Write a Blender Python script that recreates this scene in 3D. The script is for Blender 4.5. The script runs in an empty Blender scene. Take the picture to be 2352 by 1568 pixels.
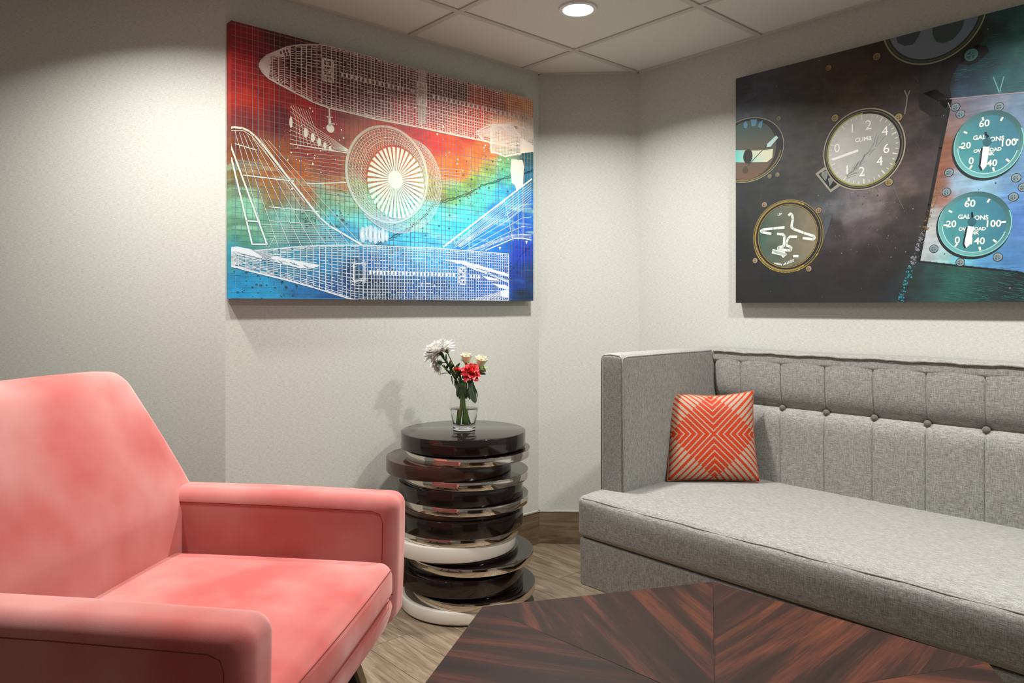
import bpy, bmesh, math, random
import numpy as np
from mathutils import Vector, Matrix
R = math.radians
random.seed(7); np.random.seed(7)

# ------------------------------------------------------------------ camera
F = 1680.0; CX = 1176.0; HY = 704.0          # focal length and horizon in photo pixels (2352 x 1568)
HC = 1.13; HCEIL = 2.24
sc = bpy.context.scene
col = sc.collection
cd = bpy.data.cameras.new('camera'); cam = bpy.data.objects.new('camera', cd); col.objects.link(cam)
cam.location = (0, 0, HC); cam.rotation_euler = (R(90), 0, 0)
cd.sensor_width = 36.0; cd.lens = 36.0*F/2352.0; cd.shift_y = -(784-HY)/2352.0
cd.clip_start = 0.05
sc.camera = cam
# ------------------------------------------------------------------ world + exposure
wd = bpy.data.worlds.new('world'); sc.world = wd; wd.use_nodes = True
wd.node_tree.nodes['Background'].inputs[0].default_value = (1.0, 0.98, 0.95, 1)
wd.node_tree.nodes['Background'].inputs[1].default_value = 0.17
sc.view_settings.view_transform = 'Standard'; sc.view_settings.look = 'None'
sc.view_settings.gamma = 1.0; sc.view_settings.use_curve_mapping = False
sc.view_settings.exposure = 0.2
LAMP_W = 18.5; LAMP_SPREAD = 142.0; LAMP_COL = (1.0, 0.98, 0.95)
sc.cycles.use_denoising = True
sc.cycles.max_bounces = 8; sc.cycles.diffuse_bounces = 3; sc.cycles.glossy_bounces = 3; sc.cycles.transmission_bounces = 8; sc.cycles.transparent_max_bounces = 8
sc.cycles.use_adaptive_sampling = True; sc.cycles.adaptive_threshold = 0.025; sc.cycles.caustics_reflective = False

# ------------------------------------------------------------------ plan geometry (x right, y away from camera)
def V2(x, y): return Vector((x, y))
TH = R(48.0)
U = V2(math.sin(TH), math.cos(TH))            # along the left wall, going away to the right
W = V2(-math.cos(TH), math.sin(TH))           # along the right wall, going away to the left
P1 = V2(0.127, 3.505); P2 = V2(0.603, 3.478)  # the two corners of the short corner wall
NL = V2(U.y, -U.x)                            # left wall normal into the room
NR = -U                                       # right wall normal into the room
tC = (P2-P1).normalized(); NC = V2(tC.y, -tC.x)
def on_line(p, d, px):
    k = (px-CX)/F                             # X = k*D
    t = (k*p.y - p.x)/(d.x - k*d.y); return p + d*t
Q = on_line(P1, U, 518.0)                     # outer corner of the left wall
tN = -tC; NN = NC                             # near wall at far left runs parallel to the corner wall
def ray(px, py): return Vector(((px-CX)/F, 1.0, -(py-HY)/F))
def at(px, py, D): return Vector(((px-CX)/F*D, D, HC-(py-HY)/F*D))
def floor_at(px, py, z=0.0):
    D = F*(HC-z)/(py-HY); return at(px, py, D)

# ------------------------------------------------------------------ helpers
def lin(c):
    c = c/255.0
    return c/12.92 if c <= 0.04045 else ((c+0.055)/1.055)**2.4
def rgb(r, g, b): return (lin(r), lin(g), lin(b), 1.0)

class NT:
    def __init__(s, m):
        s.t = m.node_tree; s.n = s.t.nodes; s.l = s.t.links
        s.b = s.n['Principled BSDF']
    def new(s, typ, **kw):
        nd = s.n.new(typ)
        for k, v in kw.items(): setattr(nd, k, v)
        return nd
    def link(s, a, b): s.l.new(a, b)
    def coord(s, kind='Object', scale=(1,1,1), rot=(0,0,0), loc=(0,0,0)):
        tc = s.new('ShaderNodeTexCoord'); mp = s.new('ShaderNodeMapping')
        s.link(tc.outputs[kind], mp.inputs[0])
        mp.inputs['Scale'].default_value = scale; mp.inputs['Rotation'].default_value = rot; mp.inputs['Location'].default_value = loc
        return mp.outputs[0]
    def noise(s, vec, scale=5, detail=3, rough=0.5, dist=0.0):
        nd = s.new('ShaderNodeTexNoise'); s.link(vec, nd.inputs['Vector'])
        nd.inputs['Scale'].default_value = scale; nd.inputs['Detail'].default_value = detail
        nd.inputs['Roughness'].default_value = rough; nd.inputs['Distortion'].default_value = dist
        return nd.outputs['Fac']
    def ramp(s, fac, stops):
        nd = s.new('ShaderNodeValToRGB'); s.link(fac, nd.inputs[0]); e = nd.color_ramp.elements
        while len(e) < len(stops): e.new(0.5)
        for el, (p, c) in zip(e, stops): el.position = p; el.color = c
        return nd.outputs[0]
    def mix(s, fac, a, b, mode='MIX'):
        nd = s.new('ShaderNodeMix'); nd.data_type = 'RGBA'; nd.blend_type = mode
        for sock, v in ((nd.inputs[0], fac), (nd.inputs[6], a), (nd.inputs[7], b)):
            if hasattr(v, 'links'): s.link(v, sock)
            else: sock.default_value = v
        return nd.outputs[2]
    def math(s, op, a, b=0.0, c=None):
        nd = s.new('ShaderNodeMath'); nd.operation = op
        for i, v in enumerate((a, b) if c is None else (a, b, c)):
            if hasattr(v, 'links'): s.link(v, nd.inputs[i])
            else: nd.inputs[i].default_value = v
        return nd.outputs[0]
    def bump(s, h, strength=0.2, dist=0.002):
        nd = s.new('ShaderNodeBump'); s.link(h, nd.inputs['Height'])
        nd.inputs['Strength'].default_value = strength; nd.inputs['Distance'].default_value = dist
        s.link(nd.outputs[0], s.b.inputs['Normal'])
    def base(s, c): s.link(c, s.b.inputs['Base Color'])

MATS = {}
def mat(name, color=(0.8,0.8,0.8,1), rough=0.5, metal=0.0, **kw):
    m = bpy.data.materials.new(name); m.use_nodes = True
    b = m.node_tree.nodes['Principled BSDF']
    b.inputs['Base Color'].default_value = color; b.inputs['Roughness'].default_value = rough; b.inputs['Metallic'].default_value = metal
    for k, v in kw.items(): b.inputs[k.replace('_', ' ')].default_value = v
    MATS[name] = m
    return m

def tag(o, label=None, cat=None, group=None, kind=None):
    if label: o['label'] = label
    if cat: o['category'] = cat
    if group: o['group'] = group
    if kind: o['kind'] = kind
    return o
def link_mesh(name, me, m=None, parent=None, smooth=False):
    o = bpy.data.objects.new(name, me); col.objects.link(o)
    if m is not None: me.materials.append(m)
    if parent is not None: o.parent = parent
    if smooth:
        for p in me.polygons: p.use_smooth = True
    return o
def from_bm(name, bm, m=None, parent=None, smooth=False, angle=None):
    me = bpy.data.meshes.new(name); bmesh.ops.recalc_face_normals(bm, faces=bm.faces[:]); bm.to_mesh(me); bm.free()
    o = link_mesh(name, me, m, parent, smooth)
    if angle is not None:
        me.set_sharp_from_angle(angle=R(angle))
        for p in me.polygons: p.use_smooth = True
    return o
def empty(name, loc=(0,0,0), rz=0.0):
    o = bpy.data.objects.new(name, None); col.objects.link(o); o.location = loc; o.rotation_euler = (0,0,rz)
    o.empty_display_size = 0.1
    return o
def box(bm, x0, x1, y0, y1, z0, z1):
    vs = [bm.verts.new(p) for p in ((x0,y0,z0),(x1,y0,z0),(x1,y1,z0),(x0,y1,z0),(x0,y0,z1),(x1,y0,z1),(x1,y1,z1),(x0,y1,z1))]
    for f in ((0,3,2,1),(4,5,6,7),(0,1,5,4),(1,2,6,5),(2,3,7,6),(3,0,4,7)): bm.faces.new([vs[i] for i in f])
def prism(bm, poly, z0, z1):
    a = [bm.verts.new((p[0], p[1], z0)) for p in poly]; b = [bm.verts.new((p[0], p[1], z1)) for p in poly]
    bm.faces.new(a[::-1]); bm.faces.new(b); n = len(poly)
    for i in range(n): bm.faces.new((a[i], a[(i+1)%n], b[(i+1)%n], b[i]))
def axis_pts(h, r, kr, n):
    inner = h-r
    ps = [-h + r*(1-math.cos(math.pi/2*i/kr)) if False else -h + r*i/kr for i in range(kr)]
    mid = [-inner + 2*inner*i/n for i in range(n+1)]
    return ps + mid + [-p for p in ps[::-1]]
def rbox(bm, x0, x1, y0, y1, z0, z1, r, kr=4, n=(4,4,4), fn=None):
    """rounded box; fn(p, (u,v,w in -1..1)) may displace each vertex"""
    c = Vector(((x0+x1)/2,(y0+y1)/2,(z0+z1)/2)); h = Vector(((x1-x0)/2,(y1-y0)/2,(z1-z0)/2))
    A = [axis_pts(h[i], r, kr, n[i]) for i in range(3)]
    cache = {}
    def vert(i, j, k):
        key = (i, j, k)
        if key not in cache:
            p = Vector((A[0][i], A[1][j], A[2][k]))
            q = Vector([max(-(h[t]-r), min(h[t]-r, p[t])) for t in range(3)])
            d = p-q
            if d.length > 1e-9:
                # even angular spacing on the rounding
                d = Vector([math.tan(math.pi/4*max(-1,min(1,d[t]/r))) for t in range(3)])
                p2 = q + d.normalized()*r
            else: p2 = p
            uvw = (p[0]/h[0], p[1]/h[1], p[2]/h[2])
            p2 = p2 + c
            if fn: p2 = fn(p2, uvw)
            cache[key] = bm.verts.new(p2)
        return cache[key]
    N = [len(a)-1 for a in A]
    for ax in range(3):
        b, cc = [t for t in range(3) if t != ax]
        for side in (0, N[ax]):
            for i in range(N[b]):
                for j in range(N[cc]):
                    ids = []
                    for (di, dj) in ((0,0),(1,0),(1,1),(0,1)):
                        key = [0,0,0]; key[ax] = side; key[b] = i+di; key[cc] = j+dj; ids.append(vert(*key))
                    bm.faces.new(ids)
def lathe(bm, prof, seg=64, cx=0, cy=0, cz=0):
    rings = []
    for (r, z) in prof:
        if r < 1e-6: rings.append([bm.verts.new((cx, cy, cz+z))])
        else: rings.append([bm.verts.new((cx+r*math.cos(2*math.pi*i/seg), cy+r*math.sin(2*math.pi*i/seg), cz+z)) for i in range(seg)])
    for a, b in zip(rings, rings[1:]):
        for i in range(seg):
            j = (i+1) % seg
            if len(a) == 1 and len(b) == 1: continue
            if len(a) == 1: bm.faces.new((a[0], b[i], b[j]))
            elif len(b) == 1: bm.faces.new((a[i], b[0], a[j]))
            else: bm.faces.new((a[i], a[j], b[j], b[i]))
def tube(bm, pts, r, seg=8, closed=False):
    pts = [Vector(p) for p in pts]; n = len(pts); rings = []
    prev = None
    for i, p in enumerate(pts):
        if closed: t = (pts[(i+1)%n]-pts[i-1]).normalized()
        else: t = (pts[min(i+1,n-1)]-pts[max(i-1,0)]).normalized()
        if prev is None:
            a = Vector((0,0,1)) if abs(t.z) < 0.9 else Vector((1,0,0))
            nrm = t.cross(a).normalized()
        else:
            nrm = (prev - t*prev.dot(t)).normalized()
        prev = nrm; bi = t.cross(nrm)
        rr = r[i] if isinstance(r, (list, tuple)) else r
        rings.append([bm.verts.new(p + (nrm*math.cos(2*math.pi*k/seg) + bi*math.sin(2*math.pi*k/seg))*rr) for k in range(seg)])
    m = n if closed else n-1
    for i in range(m):
        a, b = rings[i], rings[(i+1)%n]
        for k in range(seg): bm.faces.new((a[k], a[(k+1)%seg], b[(k+1)%seg], b[k]))
    if not closed:
        bm.faces.new(rings[0][::-1]); bm.faces.new(rings[-1])
def clip_poly(poly, p, n):
    """keep the side n.(q-p) >= 0"""
    out = []
    for i in range(len(poly)):
        a, b = poly[i], poly[(i+1)%len(poly)]
        da = (a-p).dot(n); db = (b-p).dot(n)
        if da >= 0: out.append(a)
        if (da >= 0) != (db >= 0): out.append(a + (b-a)*(da/(da-db)))
    return out
def room_clip(poly, gap=0.0):
    c = sum(poly, V2(0,0))/len(poly)
    poly = clip_poly(poly, P1+NC*gap, NC)
    if poly: poly = clip_poly(poly, P2+NR*gap, NR)
    if poly:
        if (c-Q).dot(U) > -0.05: poly = clip_poly(poly, P1+NL*gap, NL)
        else: poly = clip_poly(poly, Q+NN*gap, NN)
    cl = []
    for p in poly or []:
        if not cl or (p-cl[-1]).length > 1e-4: cl.append(p)
    if len(cl) > 2 and (cl[0]-cl[-1]).length < 1e-4: cl.pop()
    if len(cl) < 3: return None
    ar = sum(cl[i].x*cl[(i+1)%len(cl)].y - cl[(i+1)%len(cl)].x*cl[i].y for i in range(len(cl)))/2
    return cl if abs(ar) > 0.0008 else None

# ------------------------------------------------------------------ materials
def wallpaper():
    m = mat('woven_wallpaper', rgb(206, 200, 188), 0.75); t = NT(m)
    a = t.noise(t.coord('Object', (70, 1, 620)), 1.0, 1, 0.6)
    b = t.noise(t.coord('Object', (520, 1, 90)), 1.0, 1, 0.6)
    w = t.math('ADD', t.math('MULTIPLY', a, 0.62), t.math('MULTIPLY', b, 0.38))
    c = t.ramp(w, [(0.30, rgb(176, 176, 166)), (0.5, rgb(199, 200, 191)), (0.70, rgb(216, 217, 209))])
    big = t.noise(t.coord('Object', (6, 1, 9)), 1.0, 0)
    t.base(t.mix(t.math('MULTIPLY', big, 0.25), c, rgb(202, 197, 187)))
    return m
M_WALL = wallpaper()
def plank_mat(name, dark, mid, light, gx=3.2, rough=0.45):
    m = mat(name, mid, rough); t = NT(m)
    inf = t.new('ShaderNodeObjectInfo')
    tc = t.new('ShaderNodeTexCoord'); ad = t.new('ShaderNodeVectorMath'); ad.operation = 'ADD'
    t.link(tc.outputs['Object'], ad.inputs[0])
    sc_ = t.new('ShaderNodeVectorMath'); sc_.operation = 'SCALE'; t.link(inf.outputs['Random'], sc_.inputs['Scale']); sc_.inputs[0].default_value = (37, 53, 11)
    t.link(sc_.outputs[0], ad.inputs[1])
    mp = t.new('ShaderNodeMapping'); mp.inputs['Scale'].default_value = (gx, 26, 26); t.link(ad.outputs[0], mp.inputs[0])
    g = t.noise(mp.outputs[0], 1.0, 4, 0.62, 1.4)
    mp2 = t.new('ShaderNodeMapping'); mp2.inputs['Scale'].default_value = (9, 190, 190); t.link(ad.outputs[0], mp2.inputs[0])
    f = t.noise(mp2.outputs[0], 1.0, 3, 0.6, 0.5)
    w = t.math('ADD', t.math('MULTIPLY', g, 0.7), t.math('MULTIPLY', f, 0.3))
    c = t.ramp(w, [(0.32, dark), (0.5, mid), (0.66, light)])
    v = t.new('ShaderNodeHueSaturation'); t.link(c, v.inputs['Color'])
    t.link(t.math('ADD', t.math('MULTIPLY', inf.outputs['Random'], 0.30), 0.85), v.inputs['Value'])
    t.base(v.outputs[0])
    return m
M_PLANK = plank_mat('wood_look_plank', rgb(92, 76, 60), rgb(128, 111, 91), rgb(156, 140, 118))
M_BASEB = plank_mat('wood_look_baseboard', rgb(92, 74, 55), rgb(124, 104, 80), rgb(148, 128, 102))
M_GROUT = mat('dark_grout', rgb(92, 82, 70), 0.9)
M_TRIM = mat('satin_aluminium_trim', rgb(225, 222, 214), 0.35, 0.6)
def ceil_mat():
    m = mat('ceiling_tile_fibre', rgb(214, 207, 193), 0.95); t = NT(m)
    n = t.noise(t.coord('Object', (1,1,1)), 260, 1, 0.6)
    t.base(t.ramp(n, [(0.3, rgb(214, 209, 197)), (0.6, rgb(230, 226, 215))]))
    return m
M_TILE = ceil_mat()
M_TEE = mat('painted_ceiling_grid', rgb(204, 198, 185), 0.6)
M_WHITE = mat('white_enamel_trim', rgb(235, 232, 225), 0.4)
def emis(name, c, s):
    m = mat(name, c, 0.5); b = m.node_tree.nodes['Principled BSDF']
    b.inputs['Emission Color'].default_value = c; b.inputs['Emission Strength'].default_value = s
    return m
M_LENS = emis('lit_lamp_lens', (1.0, 0.96, 0.90, 1), 9.0)

def fabric(name, c0, c1, c2, rough=0.9, sx=1.0):
    m = mat(name, c1, rough); t = NT(m)
    a = t.noise(t.coord('Object', (60*sx, 500*sx, 640*sx)), 1.0, 3, 0.65)
    b = t.noise(t.coord('Object', (640*sx, 420*sx, 60*sx)), 1.0, 3, 0.65)
    w = t.math('ADD', t.math('MULTIPLY', a, 0.55), t.math('MULTIPLY', b, 0.45))
    t.base(t.ramp(w, [(0.36, c0), (0.5, c1), (0.62, c2)])); t.bump(w, 0.5, 0.0015)
    t.b.inputs['Sheen Weight'].default_value = 0.25; t.b.inputs['Sheen Roughness'].default_value = 0.5
    return m
M_SOFA = fabric('heather_grey_linen', rgb(95, 94, 89), rgb(136, 135, 130), rgb(170, 170, 164))
M_PIPE = fabric('heather_grey_piping', rgb(100, 96, 88), rgb(140, 137, 128), rgb(170, 167, 158))
M_BUTTON = fabric('dark_grey_button_cloth', rgb(70, 67, 60), rgb(98, 94, 86), rgb(118, 114, 106))
M_SEAM = mat('dark_seam_thread', rgb(70, 66, 60), 0.9)
def velvet():
    m = mat('coral_velvet', rgb(196, 82, 74), 0.75); t = NT(m)
    n = t.noise(t.coord('Object', (1,1,1)), 3.4, 3, 0.5, 0.0)
    f = t.noise(t.coord('Object', (1,1,0.35)), 520, 3, 0.7)
    c = t.ramp(n, [(0.36, rgb(172, 62, 58)), (0.50, rgb(172, 78, 74)), (0.66, rgb(174, 92, 88))])
    c2 = t.mix(t.math('MULTIPLY', f, 0.40), c, rgb(120, 36, 34))
    t.base(c2); t.b.inputs['Specular IOR Level'].default_value = 0.1
    sh = t.new('ShaderNodeBsdfSheen'); sh.distribution = 'MICROFIBER'; sh.inputs['Roughness'].default_value = 0.7
    t.link(t.ramp(n, [(0.34, (0.56, 0.33, 0.30, 1)), (0.64, (0.92, 0.72, 0.67, 1))]), sh.inputs['Color'])
    ad = t.new('ShaderNodeAddShader'); out = t.n['Material Output']
    t.link(t.b.outputs[0], ad.inputs[0]); t.link(sh.outputs[0], ad.inputs[1]); t.link(ad.outputs[0], out.inputs['Surface'])
    t.bump(f, 0.35, 0.0012)
    return m
M_VELVET = velvet()
M_VSEAM = mat('velvet_stitching', rgb(120, 44, 42), 0.9)
M_BLACK = mat('black_lacquered_wood', rgb(24, 22, 21), 0.3)
M_BRONZE = mat('bronze_metal', rgb(150, 138, 118), 0.3, 1.0)
M_DISC = mat('espresso_lacquer', rgb(27, 18, 17), 0.10, 0.0, Coat_Weight=0.2, Coat_Roughness=0.04)
M_BROWN = mat('walnut_brown_lacquer', rgb(60, 37, 28), 0.14, 0.0, Coat_Weight=0.2, Coat_Roughness=0.05)
M_CHROME = mat('polished_nickel', rgb(216, 208, 198), 0.05, 1.0)
M_IVORY = mat('ivory_lacquer', rgb(232, 226, 214), 0.25, 0.0, Coat_Weight=0.4)
def veneer():
    m = mat('rosewood_veneer', rgb(70, 40, 28), 0.48); t = NT(m)
    inf = t.new('ShaderNodeObjectInfo'); tc = t.new('ShaderNodeTexCoord'); ad = t.new('ShaderNodeVectorMath'); ad.operation = 'ADD'
    s = t.new('ShaderNodeVectorMath'); s.operation = 'SCALE'; s.inputs[0].default_value = (31, 17, 5)
    t.link(inf.outputs['Random'], s.inputs['Scale']); t.link(tc.outputs['Object'], ad.inputs[0]); t.link(s.outputs[0], ad.inputs[1])
    def mp(sc3):
        q = t.new('ShaderNodeMapping'); q.inputs['Scale'].default_value = sc3; t.link(ad.outputs[0], q.inputs[0]); return q.outputs[0]
    g = t.noise(mp((1.6, 15, 10)), 1.0, 5, 0.55, 0.9)
    f = t.noise(mp((10, 240, 100)), 1.0, 4, 0.7, 0.3)
    w = t.math('ADD', t.math('MULTIPLY', g, 0.76), t.math('MULTIPLY', f, 0.24))
    t.base(t.ramp(w, [(0.36, rgb(27, 16, 12)), (0.50, rgb(47, 26, 19)), (0.60, rgb(82, 43, 27)), (0.72, rgb(116, 62, 38))]))
    t.b.inputs['Specular IOR Level'].default_value = 0.2
    return m
M_VENEER = veneer()
M_TABLE = mat('dark_stained_wood', rgb(52, 30, 22), 0.4)

# ------------------------------------------------------------------ room shell
def wall(name, a, b, z0=0.0, z1=HCEIL+0.02, th=0.06):
    d = (b-a); L = d.length; d.normalize(); n = V2(d.y, -d.x)     # n points into the room when a->b has the room on its right
    bm = bmesh.new(); box(bm, 0, L, 0, th, z0, z1)
    o = from_bm(name, bm, M_WALL)
    o.matrix_world = Matrix(((d.x, -n.x, 0, a.x), (d.y, -n.y, 0, a.y), (0, 0, 1, 0), (0, 0, 0, 1)))
    tag(o, kind='structure'); return o
QN = Q + tN*2.3
RE = P2 - W*4.3
wall('wall_left', Q, P1); wall('wall_corner', P1, P2); wall('wall_right', P2, RE); wall('wall_near_left', QN, Q)

# baseboards
def baseboard(name, a, b, seams):
    d = (b-a); L = d.length; d.normalize(); n = V2(d.y, -d.x)
    root = empty(name); tag(root, kind='structure')
    root.matrix_world = Matrix(((d.x, -n.x, 0, a.x), (d.y, -n.y, 0, a.y), (0, 0, 1, 0), (0, 0, 0, 1)))
    xs = [0.0] + [s for s in seams if 0 < s < L] + [L]
    for x0, x1 in zip(xs, xs[1:]):
        bm = bmesh.new(); box(bm, x0+0.0008, x1-0.0008, -0.011, -0.0005, 0.001, 0.151); bmesh.ops.bevel(bm, geom=bm.edges[:], offset=0.0006, segments=1)
        from_bm('baseboard_plank', bm, M_BASEB, root)
    bm = bmesh.new(); box(bm, 0.0, L, -0.013, -0.0003, 0.1515, 0.157); from_bm('metal_edge_trim', bm, M_TRIM, root)
baseboard('baseboard_left', Q, P1, [0.62]); baseboard('baseboard_corner', P1, P2, [])
baseboard('baseboard_right', P2, RE, [0.9*k for k in range(1, 5)]); baseboard('baseboard_near_left', QN, Q, [0.6, 1.5])

# floor: substrate + planks along W
rzW = math.atan2(W.y, W.x)
bm = bmesh.new(); prism(bm, [(-3.6,-2.6), (3.9,-2.6), (3.9,4.2), (-3.6,4.2)], -0.05, -0.003)
floor = from_bm('floor', bm, M_GROUT); tag(floor, kind='structure')
def uw(p): return (V2(p[0], p[1]).dot(U), V2(p[0], p[1]).dot(W))
PW = 0.152; PL = 0.93
u_line = uw(floor_at(912, 1443))[0]; w_seam = uw(floor_at(934, 1456))[1]
w_seam2 = uw(floor_at(1292.5, 1325.6)); k2 = round((w_seam2[0]-u_line)/PW)
npl = 0
for k in range(-30, 14):
    u1 = u_line + k*PW; u0 = u1 - PW                     # row k lies just below line k
    off = w_seam + (((k*0.37) % 1.0)*PL if k not in (0,) else 0.0)
    if k == k2 or k == k2+1: off = w_seam2[1] + (0 if k == k2+1 else 0.4*PL)
    for j in range(-8, 9):
        w0 = off + j*PL; w1 = w0 + PL
        c = U*((u0+u1)/2) + W*((w0+w1)/2)
        if not (-3.2 < c.x < 2.7 and -0.4 < c.y < 4.0): continue
        g = 0.0009
        poly = [U*a + W*b for a, b in ((u0+g, w0+g), (u0+g, w1-g), (u1-g, w1-g), (u1-g, w0+g))]
        poly = room_clip(poly, 0.002)
        if not poly: continue
        if sum(poly[i].x*poly[(i+1)%len(poly)].y - poly[(i+1)%len(poly)].x*poly[i].y for i in range(len(poly))) < 0: poly = poly[::-1]
        lo = [((p-c).dot(W), -(p-c).dot(U)) for p in poly]     # local x along W
        lo = [((p-c).dot(W), (p-c).dot(V2(-W.y, W.x))) for p in poly]
        bm = bmesh.new(); prism(bm, lo, -0.003, 0.0)
        o = from_bm('floor_plank', bm, M_PLANK, floor); o.location = (c.x, c.y, 0); o.rotation_euler = (0, 0, rzW); npl += 1

# ceiling: slab, tiles, tee grid
bm = bmesh.new(); prism(bm, [(-3.6,-2.6), (3.9,-2.6), (3.9,4.2), (-3.6,4.2)], HCEIL+0.03, HCEIL+0.06)
ceiling = from_bm('ceiling', bm, M_TILE); tag(ceiling, kind='structure')
def ceil_at(px, py): return at(px, py, F*(HCEIL-HC)/(HY-py))
B0 = V2(*ceil_at(1318.6, 117)[:2]); TP = 0.63
uB, wB = B0.dot(U), B0.dot(W)
for i in range(-7, 3):
    for j in range(-6, 4):
        a0, b0 = uB + i*TP, wB + j*TP; c = U*(a0+TP/2) + W*(b0+TP/2)
        if c.y < -1.2 or c.y > 4.4 or abs(c.x) > 3.0: continue
        g = 0.006
        poly = room_clip([U*a + W*b for a, b in ((a0+g,b0+g),(a0+TP-g,b0+g),(a0+TP-g,b0+TP-g),(a0+g,b0+TP-g))], 0.004)
        if not poly: continue
        bm = bmesh.new(); prism(bm, [(p-c) for p in poly], 0.004, 0.018)
        o = from_bm('ceiling_tile', bm, M_TILE, ceiling); o.location = (c.x, c.y, HCEIL)
def bar(name, p, d, half, z0, z1, gap=0.002):
    n = V2(-d.y, d.x)
    poly = room_clip([p-n*half, p+d*0-n*half] and [p + d*-4.4 - n*half, p + d*4.4 - n*half, p + d*4.4 + n*half, p + d*-4.4 + n*half], gap)
    return poly
def seg_bar(a, b, half, z0, z1, name):
    d = (b-a).normalized(); n = V2(-d.y, d.x); bm = bmesh.new()
    prism(bm, [a-n*half, b-n*half, b+n*half, a+n*half], z0, z1)
    from_bm(name, bm, M_TEE, ceiling)
def line_range(p, d):
    # run along +-d from p until a wall of the alcove is met, at most 4 m
    lo, hi = -3.6, 3.6
    for (q, n) in ((P1, NC), (P2, NR), (P1, NL)):
        dn = d.dot(n); g = (p-q).dot(n)
        if abs(dn) < 1e-4:
            if g < 0.01: return None
            continue
        t = -g/dn
        if dn > 0: lo = max(lo, t)
        else: hi = min(hi, t)
    return (lo, hi) if hi-lo > 0.05 else None
for i in range(-7, 3):
    p = U*(uB+i*TP) + W*wB; r_ = line_range(p, W)
    if r_: seg_bar(p+W*r_[0], p+W*r_[1], 0.012, HCEIL-0.001, HCEIL+0.0035, 'ceiling_grid_bar')
for j in range(-6, 4):
    p = U*uB + W*(wB+j*TP); r_ = line_range(p, U)
    if r_: seg_bar(p+U*r_[0], p+U*r_[1], 0.012, HCEIL-0.0015, HCEIL+0.003, 'ceiling_grid_bar')
for (a, b, n) in ((Q, P1, NL), (P1, P2, NC), (P2, P2-W*3.6, NR)):
    seg_bar(a+n*0.009, b+n*0.009, 0.009, HCEIL-0.002, HCEIL+0.0035, 'ceiling_wall_angle')

# recessed downlights, every second tile
def downlight(loc, label, power=1.0):
    root = empty('ceiling_light', (loc.x, loc.y, HCEIL)); tag(root, label, 'light', 'recessed ceiling downlights')
    bm = bmesh.new(); lathe(bm, [(0.056, 0.004), (0.057, -0.004), (0.064, -0.006), (0.071, -0.003), (0.0715, 0.004)], 48)
    from_bm('trim_ring', bm, M_WHITE, root, angle=40)
    bm = bmesh.new(); lathe(bm, [(0.0, -0.001), (0.03, -0.001), (0.0565, 0.0015)], 48)
    from_bm('lens', bm, M_LENS, root, smooth=True)
    ld = bpy.data.lights.new('lamp', 'AREA'); ld.shape = 'DISK'; ld.size = 0.10; ld.energy = LAMP_W*power; ld.spread = R(LAMP_SPREAD); ld.color = LAMP_COL
    lo = bpy.data.objects.new('lamp', ld); col.objects.link(lo); lo.parent = root; lo.location = (0, 0, -0.012)
C0 = U*(uB-TP/2) + W*(wB-TP/2)
DL = {(0,0): 'round recessed downlight glowing in the ceiling above the side table corner',
      (-2,0): 'recessed downlight in the ceiling in front of the left painting',
      (0,-2): 'recessed downlight in the ceiling in front of the right painting',
      (-2,-2): 'recessed downlight in the ceiling over the hexagonal coffee table',
      (-4,0): 'recessed downlight in the ceiling left of the coral armchair',
      (0,-4): 'recessed downlight in the ceiling over the far end of the grey sofa',
      (-4,-2): 'recessed downlight in the ceiling behind the coral armchair, nearest the camera'}
downlight(V2(-1.22, 1.93), 'recessed downlight in the ceiling close to the wall behind the armchair', 0.74)
del DL[(-4,0)]; del DL[(-4,-2)]; del DL[(-2,-2)]
for (i, j), lb in DL.items(): downlight(C0 + U*(i*TP) + W*(j*TP), lb, 0.4 if (i, j) == (-2, 0) else 1.0)

# ================================================================== sofa
SL = 1.92; SD = 0.832                          # length, depth
sofa = empty('sofa'); tag(sofa, 'long grey tufted sofa with button back standing along the right wall', 'sofa')
F0 = V2(0.2324, 2.62); sd = -W                 # front left corner; s runs along sd, t along U
sofa.matrix_world = Matrix(((sd.x, U.x, 0, F0.x), (sd.y, U.y, 0, F0.y), (0, 0, 1, 0), (0, 0, 0, 1)))
ZB, ZM, ZS, ZT = 0.135, 0.309, 0.456, 0.954
AT, TF = 0.108, 0.124; TB = 0.694              # arm thickness, arm front setback, face of the back
bm = bmesh.new(); rbox(bm, 0.004, SL-0.004, 0.006, SD, ZB, ZM-0.002, 0.012, 3, (20, 6, 3)); from_bm('base', bm, M_SOFA, sofa, smooth=True)
for (s, t) in ((0.14, 0.1), (SL-0.14, 0.1), (0.14, SD-0.1), (SL-0.14, SD-0.1)):
    bm = bmesh.new(); lathe(bm, [(0.0, 0.0), (0.016, 0.0), (0.027, ZB+0.002), (0.0, ZB+0.002)], 20, s, t); from_bm('leg', bm, M_BLACK, sofa, angle=40)
def seat_fn(p, q):
    x, y, z = p
    e = max(0.0, 1-abs(q[0])**6)*max(0.0, 1-abs(q[1])**4)
    if q[2] > 0: z += 0.012*e*q[2]
    if q[1] < -0.5:
        y -= 0.010*max(0, 1-q[2]**2)*(1-abs(q[0])**8)
    z += 0.004*math.sin(x*5.1+0.7)*e*(q[2] > 0)
    return Vector((x, y, z))
bm = bmesh.new(); rbox(bm, 0.0, SL, -0.004, TB+0.03, ZM, ZS, 0.024, 4, (36, 16, 5), seat_fn)
seat = from_bm('seat_cushion', bm, M_SOFA, sofa, smooth=True)
bm = bmesh.new()
pts = [(0.012, TF, ZS-0.001), (0.010, 0.06, ZS-0.004), (0.014, 0.012, ZS-0.009)] + [(0.03+(SL-0.06)*i/40, 0.003+0.0015*math.sin(i*1.7), ZS-0.0075+0.0012*math.sin(i*0.9)) for i in range(41)]
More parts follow.
